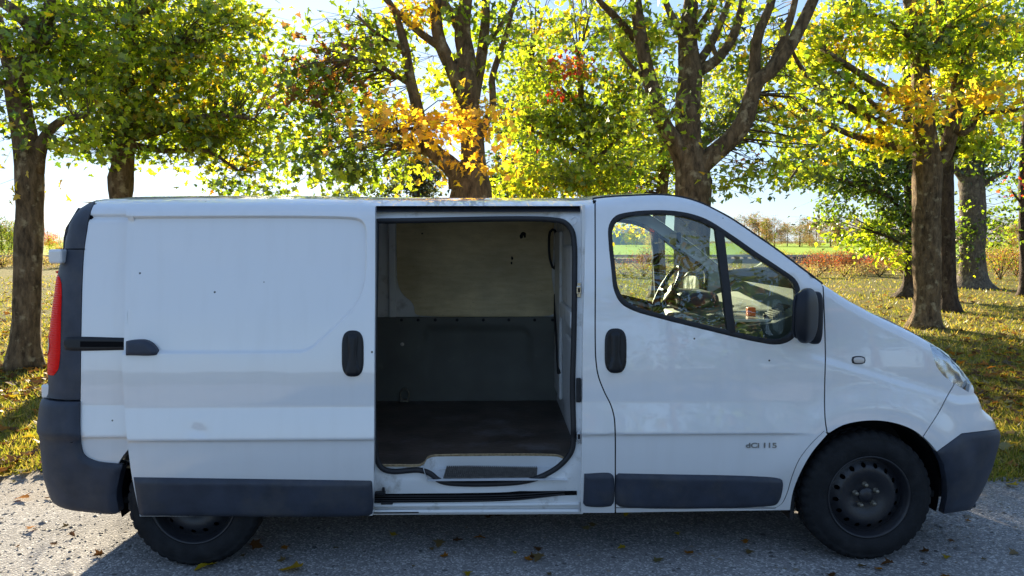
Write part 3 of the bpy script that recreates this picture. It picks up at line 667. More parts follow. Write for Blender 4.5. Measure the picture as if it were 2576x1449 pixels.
# step well: riser, tread, ribbed mat
SZ = .44
ris = [p for p in near if onz(1066, 1160, FZ)[0]-.01 <= p[0]]
n = len(ris); V = [(x, y, FZ-.013) for x, y in ris]+[(x+(.02 if i < n/3 else -.02 if i > n*.9 else 0), y+.012, SZ) for i, (x, y) in enumerate(ris)]
st = mesh_obj('step_well', V+[(ris[0][0], .04, FZ-.013), (ris[0][0]+.02, .04, SZ), (ris[-1][0], .04, SZ)], [(i, i+1, i+1+n, i+n) for i in range(n-1)]+[tuple(range(n, 2*n))+(2*n+2, 2*n+1)]+[(0, n, 2*n+1, 2*n)], 'frame_paint', van, False)
# white ledge under the floor to the left of the step
box('sill_ledge', (onz(940, 1170, FZ)[0], .092, .40), (ris[0][0]+.002, .2, FZ-.016), 'frame_paint', van, .004)
ma, mb, mc, md = onz(1124, 1175, SZ), onz(1352, 1178, SZ), onz(1350, 1202, SZ), onz(1115, 1205, SZ)
nr = 46; geos = []
for i in range(nr):
    t0, t1 = (i+.1)/nr, (i+.6)/nr
    a0 = np.array(ma)+(np.array(mb)-np.array(ma))*t0; a1 = np.array(ma)+(np.array(mb)-np.array(ma))*t1
    b0 = np.array(md)+(np.array(mc)-np.array(md))*t0; b1 = np.array(md)+(np.array(mc)-np.array(md))*t1
    v = [(*b0, SZ+.004), (*b1, SZ+.004), (*a1, SZ+.004), (*a0, SZ+.004)]; v += [(x, y, SZ+.011) for x, y, z in v]
    geos.append((v, [(4, 5, 6, 7), (0, 1, 5, 4), (1, 2, 6, 5), (2, 3, 7, 6), (3, 0, 4, 7)]))
v = [(*md, SZ+.004), (*mc, SZ+.004), (*mb, SZ+.004), (*ma, SZ+.004)]; geos.append((v, [(0, 1, 2, 3)]))
mesh_obj('step_mat', *merge(*geos), 'step_mat', van, False)

# far wall of the load space
def far(px, py, y): q = P(px, py, CAM_D+y); return (q[0], q[2])
YW = 1.73
c_ = lambda y: (lambda X, Z: np.full(np.shape(X), y, float))
box('inner_side', (-2.25, YW+.012, .5), (.46, YW+.03, 1.87), 'frame_paint', van, 0)
ply = [far(a, b, YW) for a, b in L('997,556* 998,640 1000,705 1006,728 1018,745 1034,758 1042,772 1044,788 1050,792 1385,793 1394,789 1397,779 1396,752 1391,720 1388,690 1391,640 1394,556*')]
panel('plywood_lining', ply, 'plywood', van, yf=c_(YW), dx=.1, dz=.1, thick=.012, curved=False)
for i, (a, b) in enumerate(((1012, 800), (1100, 800), (1170, 799), (1245, 800), (1310, 800), (1375, 800), (1050, 788), (1110, 788), (1200, 789), (1290, 789), (1370, 789))):
    pass
lo = [far(942, 797, YW), far(1402, 797, YW), far(1402, 1012, YW), (fx1, FZ), (-2.2, FZ), (-2.2, far(942, 797, YW)[1])]
lo = [(-2.2, far(942, 797, YW)[1]), far(1401, 796, YW), (far(1401, 1010, YW)[0], FZ-.01), (-2.2, FZ-.01)]
rec = [far(a, b, YW) for a, b in L('1068,1000* 1069,845 1075,828 1090,822 1300,822 1322,825 1332,840 1334,1000*')]
def recf(x, z):
    d = pdist(rec, x, z); sdv = np.where(pip(rec, x, z), d, -d); fade = sst(far(1200, 960, YW)[1], far(1200, 880, YW)[1], z); return .055*sst(-.004, .014, sdv)*fade
lw = panel('lower_lining', lo, 'grey_trim', van, yf=c_(YW-.06), dx=.03, dz=.03, thick=.05, curved=False, relief=recf)
for px in (1010, 1052, 1095, 1150, 1216, 1280, 1345, 1390):
    x, z = far(px, 805, YW-.06); V, Fc = lathe_geo([(.011, 0), (.009, -.004), (.0, -.006)], (x, YW-.061, z), 12); mesh_obj('rivet', V, Fc, 'rubber', lw)
x, z = far(1012, 866, YW-.06); V, Fc = lathe_geo([(.014, 0), (.012, -.004), (.0, -.005)], (x, YW-.061, z), 14); mesh_obj('plug', V, Fc, 'white_lens', lw)
x, z = far(1018, 993, YW-.1); a = np.linspace(0, 2*math.pi, 20, endpoint=False); tube('tie_down_ring', [(x+.032*math.cos(t), YW-.10, z+.045*math.sin(t)) for t in a], .006, 'bolt_steel', van, 6, closed=True)
box('tie_down_foot', (x-.03, YW-.12, FZ+.001), (x+.03, YW-.07, FZ+.02), 'bolt_steel', van, .005)
x0, z0 = far(985, 640, YW); x1 = far(1000, 640, YW)[0]
box('wall_post', (x0-.02, YW-.03, FZ), (x1-.012, YW+.01, 1.86), 'frame_paint', van, .01)
tube('belt_bracket', [(*far(a, b, 1.66)[:1], 1.66, far(a, b, 1.66)[1]) for a, b in L('1384,583 1390,577 1396,580 1397,668 1393,676 1387,664 1382,640', True)], .010, 'gloss_black', van, 6, closed=True)
for a, b, w, h in ((1316, 588, 16, 10), (1311, 595, 9, 12), (1320, 594, 7, 9), (1288, 650, 6, 10), (1287, 662, 5, 8), (1062, 588, 5, 5)):      # chipped spots of the plywood
    x, z = far(a, b, YW-.001); k = 5.6/F; V = [(x, YW-.0015, z)]+[(x+w*k*.5*math.cos(t)*(.7+.5*random.random()), YW-.0015, z+h*k*.5*math.sin(t)*(.7+.5*random.random())) for t in np.linspace(0, 2*math.pi, 11, endpoint=False)]
    mesh_obj('chipped_spot', V, [(0, i+1, (i+1) % 11+1) for i in range(11)], 'under_dark', van, False)
# bulkhead behind the seats, with its mouldings
bk = box('bulkhead', (.455, .11, FZ), (.47, 1.74, 1.87), 'frame_paint', van, 0)
box('bulkhead_rib', (.425, .32, 1.30), (.455, .95, 1.66), 'frame_paint', bk, .02, 4)
box('bulkhead_rib', (.415, .30, 1.20), (.455, 1.0, 1.30), 'frame_paint', bk, .015, 4)
box('bulkhead_rib', (.43, .25, .60), (.455, .8, 1.12), 'frame_paint', bk, .015, 4)
box('bulkhead_rib', (.43, 1.2, .62), (.455, 1.6, 1.75), 'frame_paint', bk, .015, 4)
tube('belt_strap', [(.44, 1.62, 1.30), (.43, 1.5, 1.15), (.43, 1.35, 1.02), (.43, 1.2, .8)], .014, 'rubber', bk, 6)
# headlining and underbody
V = [(-2.24, .3, 1.895), (.5, .3, 1.895), (.5, 1.6, 1.895), (-2.24, 1.6, 1.895)]; mesh_obj('headlining', V, [(0, 1, 2, 3)], 'frame_paint', van, False)
V = [(.48, .2, 1.87), (1.1, .2, 1.87), (1.1, 1.7, 1.87), (.48, 1.7, 1.87)]; mesh_obj('headlining', V, [(0, 1, 2, 3)], 'grey_trim', van, False)
box('underbody', (-2.2, .12, .31), (2.55, 1.78, .34), 'under_dark', van, 0)
box('engine_bay_wall', (1.85, .35, .33), (2.6, 1.55, 1.02), 'under_dark', van, 0)
box('cab_floor', (.47, .1, .4), (1.62, 1.8, .50), 'under_dark', van, 0)
box('firewall', (1.62, .12, .4), (1.66, 1.78, 1.30), 'under_dark', van, 0)
box('light_block_beam', (-1.05, 1.25, .17), (1.5, 1.35, .315), 'under_dark', van, .02)  # added beam, stops light from behind so the ground under the van stays dark
box('light_block_box', (-.9, .75, .19), (.3, 1.15, .315), 'under_dark', van, .04, 3)  # added box under the floor, also there to block light from behind
box('light_block_beam', (-1.05, 1.70, .20), (1.5, 1.76, .315), 'under_dark', van, .01)  # second added beam at the far sill, keeps low sun from under the van
box('exhaust', (-1.0, .5, .2), (.6, .62, .29), 'under_dark', van, .05, 3)

# cab
pr = [(1.30, .70), (1.20, .95), (1.19, 1.10), (1.24, 1.19), (1.34, 1.235), (1.48, 1.25), (1.62, 1.31), (1.78, 1.40), (1.86, 1.36), (1.70, .70)]
V = [(x, .13, z) for x, z in pr]+[(x, 1.77, z) for x, z in pr]; n = len(pr)
ds = mesh_obj('dashboard', V, [(i, (i+1) % n, (i+1) % n+n, i+n) for i in range(n)]+[tuple(range(n)), tuple(range(n, 2*n))[::-1]], 'dash_grey', van, False)
box('instrument_hood', (1.22, 1.16, 1.22), (1.50, 1.64, 1.345), 'black_plastic', ds, .05, 4)
box('centre_console', (1.12, .75, .78), (1.32, 1.12, 1.22), 'dash_grey', ds, .03, 3)
box('paper_tray', (1.30, .22, 1.245), (1.52, .62, 1.262), 'white_lens', ds, .004)
box('orange_tag', (1.43, .40, 1.262), (1.475, .44, 1.31), 'orange_tag', ds, .004)
for i in range(8): box('vent_slat', (1.50+.012*i, .20, 1.262+.009*i), (1.508+.012*i, .36, 1.278+.009*i), 'rubber', ds, .002)
a = np.linspace(0, 2*math.pi, 40, endpoint=False)
def swp(r, t, h=0):
    v = np.array([0, r*math.cos(t), r*math.sin(t)]); ti = R(28)
    return (1.19-v[2]*math.sin(-ti)*1.0+h*math.cos(ti), 1.40+v[1], 1.34+v[2]*math.cos(ti)-h*math.sin(ti))
sw = tube('steering_wheel', [swp(.185, t) for t in a], .0155, 'gloss_black', van, 10, closed=True)
for t in (R(0), R(180), R(270)): tube('spoke', [swp(.185, t), swp(.06, t, .03)], .016, 'gloss_black', sw, 8)
V, Fc = merge(*[tube_geo([swp(0, 0, .02), swp(0, 0, .06)], [.075, .06], 20)]); mesh_obj('horn_pad', V, Fc, 'black_plastic', sw)
tube('steering_column', [swp(0, 0, .06), (1.45, 1.40, 1.10)], .035, 'black_plastic', sw, 10)
tube('gear_lever', [(1.13, .95, 1.05), (1.05, .95, 1.17)], .012, 'gloss_black', ds, 8)
box('rear_view_mirror', (1.13, .86, 1.66), (1.16, 1.08, 1.74), 'gloss_black', van, .012, 3)
for y0, y1 in ((.18, .62), (.66, 1.08), (1.2, 1.66)):
    s_ = box('seat', (.62, y0, .62), (1.05, y1, .86), 'seat_cloth', van, .05, 4)
    box('backrest', (.50, y0+.01, .82), (.62, y1-.01, 1.42), 'seat_cloth', s_, .05, 4)
    box('headrest', (.49, (y0+y1)/2-.12, 1.44), (.57, (y0+y1)/2+.12, 1.62), 'seat_cloth', s_, .035, 4)
# near door mirror
def sell(name, c, r, mat, par, e1=.6, e2=.6, nu=20, nv=28, shear=0):
    V, Fc = [], []
    f = lambda v, e: math.copysign(abs(v)**e, v)
    for i in range(nu+1):
        p = -math.pi/2+math.pi*i/nu
        for j in range(nv):
            t = 2*math.pi*j/nv
            zc = f(math.sin(p), e1); V.append((c[0]+r[0]*f(math.cos(p), e1)*f(math.cos(t), e2)+shear*zc, c[1]+r[1]*f(math.cos(p), e1)*f(math.sin(t), e2), c[2]+r[2]*zc))
    for i in range(nu):
        for j in range(nv): a, b = i*nv+j, i*nv+(j+1) % nv; Fc.append((a, b, b+nv, a+nv))
    return mesh_obj(name, V, Fc, mat, par)
for s in (0, 1):
    c1 = P(2029, 794, CAM_D-.13); c2 = P(2048, 799, CAM_D-.01)
    mir = lambda y: 1.9-y if s else y
    def rotm(o, c=c1):      # the head is turned in towards the driver
        al = R(41); cs, sn = math.cos(al), math.sin(al)
        for v in o.data.vertices:
            dx, dy = v.co.x-c[0], v.co.y-c[1]; v.co.x = c[0]+cs*dx+sn*dy; v.co.y = mir(c[1]-sn*dx+cs*dy)
        if s: o.data.flip_normals()
        return o
    mr = rotm(sell('door_mirror', c1, (.038, .095, .137), 'mirror_plastic', van, .75, .5))
    am = sell('mirror_arm', c2, (.036, .05, .135), 'mirror_plastic', mr, .5, .6)
    for v in am.data.vertices: v.co.y = mir(v.co.y)
    V = [(c1[0]-.0395, c1[1]+.078*math.copysign(abs(math.cos(t))**.6, math.cos(t)), c1[2]+.108*math.copysign(abs(math.sin(t))**.6, math.sin(t))) for t in np.linspace(0, 2*math.pi, 40, endpoint=False)]
    rotm(mesh_obj('mirror_glass', V, [tuple(range(40))[::-1]], 'mirror_silver', mr, False))
    rotm(tube('mirror_rim', [(x+.004, y, z) for x, y, z in V], .008, 'mirror_plastic', mr, 6, closed=True))
# raised badge on the front door
cu = bpy.data.curves.new('badge', 'FONT'); cu.body = 'dCi 115'; cu.size = 1; cu.extrude = .02; cu.offset = .016
to = bpy.data.objects.new('badge_source', cu); COL.objects.link(to); bpy.context.view_layer.update()
me = bpy.data.meshes.new_from_object(to.evaluated_get(bpy.context.evaluated_depsgraph_get())); bpy.data.objects.remove(to)
co = np.array([v.co[:] for v in me.vertices]); lo_, hi_ = co.min(0), co.max(0)
b0 = S(1876, 1126.5); b1 = S(1953, 1113.5)
Vb = []
for v in co:
    x = b0[0]+(v[0]-lo_[0])/(hi_[0]-lo_[0])*(b1[0]-b0[0]); z = b0[1]+(v[1]-lo_[1])/(hi_[1]-lo_[1])*(b1[1]-b0[1])
    Vb.append((x, float(Yb(x, z))-.001-(v[2]-lo_[2])/(hi_[2]-lo_[2])*.004, z))
mesh_obj('badge', Vb, [tuple(p.vertices) for p in me.polygons], 'badge_metal', fd, False)

# wheels
def circ(cx, cz, r, n): return [(cx+r*math.cos(t), cz+r*math.sin(t)) for t in np.linspace(0, 2*math.pi, n, endpoint=False)]
def wheel(cx, cz, yo, rot, flip=False):
    R_ = .335
    w = bpy.data.objects.new('wheel', None); COL.objects.link(w); w.parent = van; w.matrix_parent_inverse = Matrix.Translation(van.location).inverted()
    pr = [(.205, .022), (.212, .008), (.222, .006), (.228, .002), (.245, -.004), (.268, -.006), (.290, -.002), (.305, .006), (.307, .005), (.319, .014), (.328, .024), (.333, .036), (.335, .05), (.3355, .075), (.330, .077), (.330, .083), (.3355, .085), (.336, .105), (.330, .107), (.330, .113), (.336, .115), (.335, .15), (.328, .176), (.30, .195), (.25, .2), (.205, .19)]
    pr = [(r*1.03, y) for r, y in pr]
    N = 160; V, Fc = lathe_geo([(r, y+yo) for r, y in pr], (cx, 0, cz), N); k = len(pr)
    for j in range(N):
        for i, (r, y) in enumerate(pr):
            if r > .327 and j % 4 == (0 if i < 14 else 2):
                a = 2*math.pi*j/N; rr = r-.009; V[j*k+i] = (cx+rr*math.cos(a), V[j*k+i][1], cz+rr*math.sin(a))
    V = [(x, y, max(z, .004)) for x, y, z in V]
    def put(n, V, Fc, m, flat=None):
        if flip: V = [(x, 1.9-y, z) for x, y, z in V]; Fc = [tuple(f)[::-1] for f in Fc]
        return mesh_obj(n, V, Fc, m, w, flat_from=flat)
    put('tyre', V, Fc, 'tyre_rubber')
    pf = [(r*1.03, y) for r, y in [(.213, .012), (.214, .006), (.209, .004), (.204, .008), (.200, .02), (.194, .032), (.188, .05), (.186, .07)]]
    put('rim', *lathe_geo([(r, y+yo) for r, y in pf], (cx, 0, cz), 72), 'rim_steel')
    def yf(X, Z):
        r = np.hypot(X-cx, Z-cz); return yo+np.interp(r, [0, .035, .075, .085, .10, .13, .148, .170, .183, .19], [.052, .052, .050, .044, .036, .028, .030, .046, .058, .06])
    if not flip:
        holes = [circ(cx+.163*math.cos(t), cz+.163*math.sin(t), .0125, 12) for t in rot+np.arange(16)*2*math.pi/16]
        d = panel('wheel_disc', circ(cx, cz, .194, 60), 'rim_steel', w, yf=yf, holes=holes, dx=.016, dz=.016, thick=.006, curved=False)
        for t in rot+.3+np.arange(5)*2*math.pi/5:
            x, z = cx+.058*math.cos(t), cz+.058*math.sin(t)
            put('wheel_bolt', *lathe_geo([(.0, -.022), (.008, -.022), (.0105, -.018), (.0105, 0), (.0145, .003), (.0145, .012)], (x, yo+.045, z), 8), 'bolt_steel')
        put('hub_cap', *lathe_geo([(0, .030), (.022, .030), (.027, .033), (.030, .037), (.038, .037), (.041, .042), (.041, .06)], (cx, yo, cz), 28), 'rim_steel')
    put('brake_drum', *lathe_geo([(0, .085), (.18, .085), (.186, .1), (.186, .19)], (cx, yo, cz), 28), 'dark_void')
for cx in (WF, WR):
    for fl in (False, True): wheel(cx, WZ, .008, .12 if cx > 0 else .3, fl)
    prw = [(cx+.405*math.cos(t), .345+(.41 if cx > 0 else .39)*math.sin(t)) for t in np.linspace(-.25, math.pi+.25, 30)]
    for y0, y1 in ((.075, .55), (1.35, 1.825)):
        n = len(prw); V = [(x, y0, z) for x, z in prw]+[(x, y1, z) for x, z in prw]; yi = y1 if y0 < 1 else y0
        cen = len(V); V.append((cx, yi, .345)); o = n if y0 < 1 else 0
        mesh_obj('wheel_arch_liner', V, [(i, i+1, i+1+n, i+n) for i in range(n-1)]+[(cen, o+i, o+i+1) for i in range(n-1)], 'dark_void', van)
q = P(1991, 1293, CAM_D+.1)
box('mud_flap', (q[0]-.012, .09, .20), (q[0]+.012, .26, .33), 'rubber', van, .004)
# ================================================================ GROUND
def groundmat():
    m, n, l, b = new_mat('meadow')
    t = n.new('ShaderNodeTexCoord')
    a = n.new('ShaderNodeTexNoise'); a.inputs['Scale'].default_value = .55; a.inputs['Detail'].default_value = 9; a.inputs['Roughness'].default_value = .65; l.new(t.outputs['Object'], a.inputs[0])
    r1 = n.new('ShaderNodeValToRGB'); l.new(a.outputs[0], r1.inputs[0]); e = r1.color_ramp.elements
    e[0].position = .32; e[0].color = (.12, .125, .028, 1); e[1].position = .68; e[1].color = (.24, .175, .075, 1)
    k = r1.color_ramp.elements.new(.5); k.color = (.17, .155, .045, 1)
    s = n.new('ShaderNodeTexNoise'); s.inputs['Scale'].default_value = 28; s.inputs['Detail'].default_value = 8; s.inputs['Roughness'].default_value = .75; l.new(t.outputs['Object'], s.inputs[0])
    mr = n.new('ShaderNodeMapRange'); l.new(s.outputs[0], mr.inputs[0]); mr.inputs[1].default_value = .3; mr.inputs[2].default_value = .7; mr.inputs[3].default_value = .55; mr.inputs[4].default_value = 1.35
    x = n.new('ShaderNodeMixRGB'); x.blend_type = 'MULTIPLY'; x.inputs[0].default_value = 1; l.new(r1.outputs[0], x.inputs[1]); l.new(mr.outputs[0], x.inputs[2])
    l.new(x.outputs[0], b.inputs['Base Color']); b.inputs['Roughness'].default_value = 1; b.inputs['Specular IOR Level'].default_value = .05
    bp = n.new('ShaderNodeBump'); bp.inputs['Strength'].default_value = .8; bp.inputs['Distance'].default_value = .05; l.new(s.outputs[0], bp.inputs['Height']); l.new(bp.outputs[0], b.inputs['Normal'])
def gravelmat():
    m, n, l, b = new_mat('gravel')
    t = n.new('ShaderNodeTexCoord')
    v = n.new('ShaderNodeTexVoronoi'); v.inputs['Scale'].default_value = 105; l.new(t.outputs['Object'], v.inputs[0])
    hs = n.new('ShaderNodeSeparateColor'); l.new(v.outputs['Color'], hs.inputs[0])
    r1 = n.new('ShaderNodeValToRGB'); l.new(hs.outputs[0], r1.inputs[0]); e = r1.color_ramp.elements
    e[0].position = 0; e[0].color = (.17, .167, .165, 1); e[1].position = 1; e[1].color = (.52, .505, .48, 1)
    k = r1.color_ramp.elements.new(.72); k.color = (.26, .255, .25, 1)
    a = n.new('ShaderNodeTexNoise'); a.inputs['Scale'].default_value = 1.1; a.inputs['Detail'].default_value = 7; l.new(t.outputs['Object'], a.inputs[0])
    mr = n.new('ShaderNodeMapRange'); l.new(a.outputs[0], mr.inputs[0]); mr.inputs[1].default_value = .3; mr.inputs[2].default_value = .7; mr.inputs[3].default_value = .75; mr.inputs[4].default_value = 1.2
    x = n.new('ShaderNodeMixRGB'); x.blend_type = 'MULTIPLY'; x.inputs[0].default_value = 1; l.new(r1.outputs[0], x.inputs[1]); l.new(mr.outputs[0], x.inputs[2])
    # earth worked in towards the grass
    sp = n.new('ShaderNodeSeparateXYZ'); l.new(t.outputs['Object'], sp.inputs[0])
    er = n.new('ShaderNodeMath'); er.operation = 'MULTIPLY_ADD'; l.new(a.outputs[0], er.inputs[0]); er.inputs[1].default_value = 2.2; l.new(sp.outputs[1], er.inputs[2])
    em = n.new('ShaderNodeMapRange'); l.new(er.outputs[0], em.inputs[0]); em.inputs[1].default_value = 1.9; em.inputs[2].default_value = 2.9; em.inputs[4].default_value = .7
    y = n.new('ShaderNodeMixRGB'); l.new(em.outputs[0], y.inputs[0]); l.new(x.outputs[0], y.inputs[1]); y.inputs[2].default_value = (.17, .13, .08, 1)
    l.new(y.outputs[0], b.inputs['Base Color']); b.inputs['Roughness'].default_value = .95; b.inputs['Specular IOR Level'].default_value = .2
    d = n.new('ShaderNodeMath'); d.operation = 'SUBTRACT'; d.inputs[0].default_value = 1; l.new(v.outputs['Distance'], d.inputs[1])
    bp = n.new('ShaderNodeBump'); bp.inputs['Strength'].default_value = .6; bp.inputs['Distance'].default_value = .006; l.new(d.outputs[0], bp.inputs['Height']); l.new(bp.outputs[0], b.inputs['Normal'])
def cropmat():
    m, n, l, b = new_mat('crop_field')
    t = n.new('ShaderNodeTexCoord'); mpx = n.new('ShaderNodeMapping'); mpx.inputs['Scale'].default_value = (.12, .5, 1); l.new(t.outputs['Object'], mpx.inputs[0])
    a = n.new('ShaderNodeTexNoise'); a.inputs['Scale'].default_value = 1; a.inputs['Detail'].default_value = 6; l.new(mpx.outputs[0], a.inputs[0])
    r1 = n.new('ShaderNodeValToRGB'); l.new(a.outputs[0], r1.inputs[0]); e = r1.color_ramp.elements
    e[0].position = .3; e[0].color = (.19, .32, .02, 1); e[1].position = .7; e[1].color = (.30, .42, .03, 1)
    l.new(r1.outputs[0], b.inputs['Base Color']); b.inputs['Roughness'].default_value = 1; b.inputs['Specular IOR Level'].default_value = .05
groundmat(); gravelmat(); cropmat()
tag(mesh_obj('ground', [(-1500, -1500, 0), (1500, -1500, 0), (1500, 3000, 0), (-1500, 3000, 0)], [(0, 1, 2, 3)], 'meadow', smooth=False), kind='structure')
# gravel yard with a ragged edge against the grass
def edge_y(x): return 1.62-.045*x+.10*math.sin(x*1.7)+.07*math.sin(x*4.3+1)+.04*math.sin(x*9.1)
xs = np.arange(-24, 24.01, .08); V = [(x, edge_y(x), .004) for x in xs]+[(x, -9-.3*math.sin(x), .004) for x in xs]; n_ = len(xs)
tag(mesh_obj('gravel_yard', V, [(i+n_, i+1+n_, i+1, i) for i in range(n_-1)], 'gravel', smooth=False), kind='structure')
tag(mesh_obj('field', [(-700, 74, .05), (900, 70, .05), (1200, 500, .05), (-900, 500, .05)], [(0, 1, 2, 3)], 'crop_field', smooth=False), kind='structure')

# ================================================================ LEAVES
def tmpl_maple():
    r = [(.30, .02), (.19, .17), (.57, .43), (.24, .48), (.21, .70)]
    o = [(0, 0)]+r+[(0, 1)]+[(-x, y) for x, y in r[::-1]]
    P2 = np.array([(0, .36)]+o); V = np.c_[P2, .28*np.abs(P2[:, 0])-.18*P2[:, 1]**2]
    n = len(o); return V, np.array([(0, i+1, (i+1) % n+1) for i in range(n)])
def tmpl_oval():
    P2 = np.array([(0, 0), (.33, .38), (0, 1), (-.33, .38)]); return np.c_[P2, .25*np.abs(P2[:, 0])-.12*P2[:, 1]**2], np.array([(0, 1, 2), (0, 2, 3)])
MAPLE, OVAL = tmpl_maple(), tmpl_oval()
def leaf_geo(C, size, cols, tm, up=.35, droop=.4, flat=False, nb=None):
    N = len(C); nn = RNG.normal(size=(N, 3))
    if nb is not None: nn = nn*.75+nb;
    nn[:, 2] = (nn[:, 2]+up*2) if not flat else 4+np.abs(nn[:, 2])
    nn /= np.linalg.norm(nn, axis=1)[:, None]
    b = RNG.normal(size=(N, 3)); b[:, 2] -= droop*2; b -= nn*np.sum(b*nn, 1)[:, None]; b /= np.linalg.norm(b, axis=1)[:, None]
    a = np.cross(b, nn); Tv, Tt = tm; k = len(Tv); s = np.asarray(size)[:, None, None]
    curl = RNG.uniform(.4, 1.8, N)[:, None, None]
    V = C[:, None]+s*(Tv[None, :, 0, None]*a[:, None]+(Tv[None, :, 1, None]-.4)*b[:, None]+curl*Tv[None, :, 2, None]*nn[:, None])
    T_ = Tt[None]+(np.arange(N)*k)[:, None, None]
    return V.reshape(-1, 3), T_.reshape(-1, 3), np.repeat(cols, k, axis=0)
CG = dict(G=(.13, .20, .014), D=(.06, .105, .012), L=(.29, .35, .02), Y=(.56, .40, .02), O=(.42, .17, .02), R=(.42, .045, .02), B=(.15, .07, .025), N=(.055, .075, .04), T=(.24, .17, .07), A=(.58, .36, .03), W=(.34, .30, .12))
def palette(pal, n):
    ks = list(pal); w = np.array([pal[k] for k in ks], float); w /= w.sum(); i = RNG.choice(len(ks), n, p=w); return np.array([CG[k] for k in ks])[i]
def clumps(c, r, n_leaf, pal, size, per=20, spread=(.26, .26, .11), tm=MAPLE, shell=.4):
    """leaves in sprays spread through an ellipsoid; returns geometry and the spray centres"""
    nc = max(1, int(n_leaf/per)); d = RNG.normal(size=(nc, 3)); d /= np.linalg.norm(d, axis=1)[:, None]
    rr = RNG.uniform(0, 1, nc)**shell; ctr = np.asarray(c)+d*rr[:, None]*np.asarray(r)
    cc = palette(pal, nc)
    sc = RNG.uniform(.6, 1.3, nc)
    off = RNG.normal(size=(nc, per, 3))*np.asarray(spread)*sc[:, None, None]
    off[:, :, 2] -= .25*np.hypot(off[:, :, 0], off[:, :, 1])
    C = (ctr[:, None]+off).reshape(-1, 3)
    lc = np.repeat(cc, per, axis=0); alt = palette(pal, len(C)); m = RNG.uniform(0, 1, len(C))[:, None] < .18; lc = np.where(m, alt, lc)
    lc = lc*RNG.uniform(.75, 1.3, len(C))[:, None]*np.clip(1+RNG.normal(size=(len(C), 3))*.06, .8, 1.2)
    nb = np.repeat(RNG.normal(size=(nc, 3))*.9, per, axis=0)
    return leaf_geo(C, size*RNG.uniform(.6, 1.2, len(C)), lc, tm, nb=nb), (ctr, C)
def cat(gs):
    V, T_, C_ = [], [], []; o = 0
    for v, t, c in gs: V.append(v); T_.append(t+o); C_.append(c); o += len(v)
    return np.concatenate(V), np.concatenate(T_), np.concatenate(C_)
def limb_pts(s, yd0, yd1=None, grow=True):
    """'px,py,width ...' at picture positions -> world spine and radii; grows on above the picture"""
    q = [tuple(float(a) for a in t.split(',')) for t in s.split()]; yd1 = yd0 if yd1 is None else yd1
    pts, rad = [], []
    for i, (a, b, w) in enumerate(q):
        yd = yd0+(yd1-yd0)*i/max(1, len(q)-1); pts.append(P(a, b, yd)); rad.append(w/2*yd/F)
    if grow and q[-1][1] <= 20:
        d = pts[-1]-pts[-2]; d = d/np.linalg.norm(d); r = rad[-1]
        for k in range(4): d = d*.9+np.array([RNG.normal()*.12, RNG.normal()*.15, .28]); d /= np.linalg.norm(d); pts.append(pts[-1]+d*.75); r *= .74; rad.append(r)
    # smooth resample
    pts = np.array(pts); rad = np.array(rad); n = len(pts); t = np.concatenate([[0], np.cumsum(np.linalg.norm(np.diff(pts, axis=0), axis=1))])
    tt = np.linspace(0, t[-1], max(4, int(t[-1]/.16)))
    out = np.empty((len(tt), 3)); m = np.gradient(pts, t, axis=0)
    for j in range(3):
        i = np.clip(np.searchsorted(t, tt, side='right')-1, 0, n-2); h = t[i+1]-t[i]; u = (tt-t[i])/h
        out[:, j] = (2*u**3-3*u**2+1)*pts[i, j]+(u**3-2*u**2+u)*h*m[i, j]+(-2*u**3+3*u**2)*pts[i+1, j]+(u**3-u**2)*h*m[i+1, j]
    return out, np.interp(tt, t, rad)
DENS = 3.7
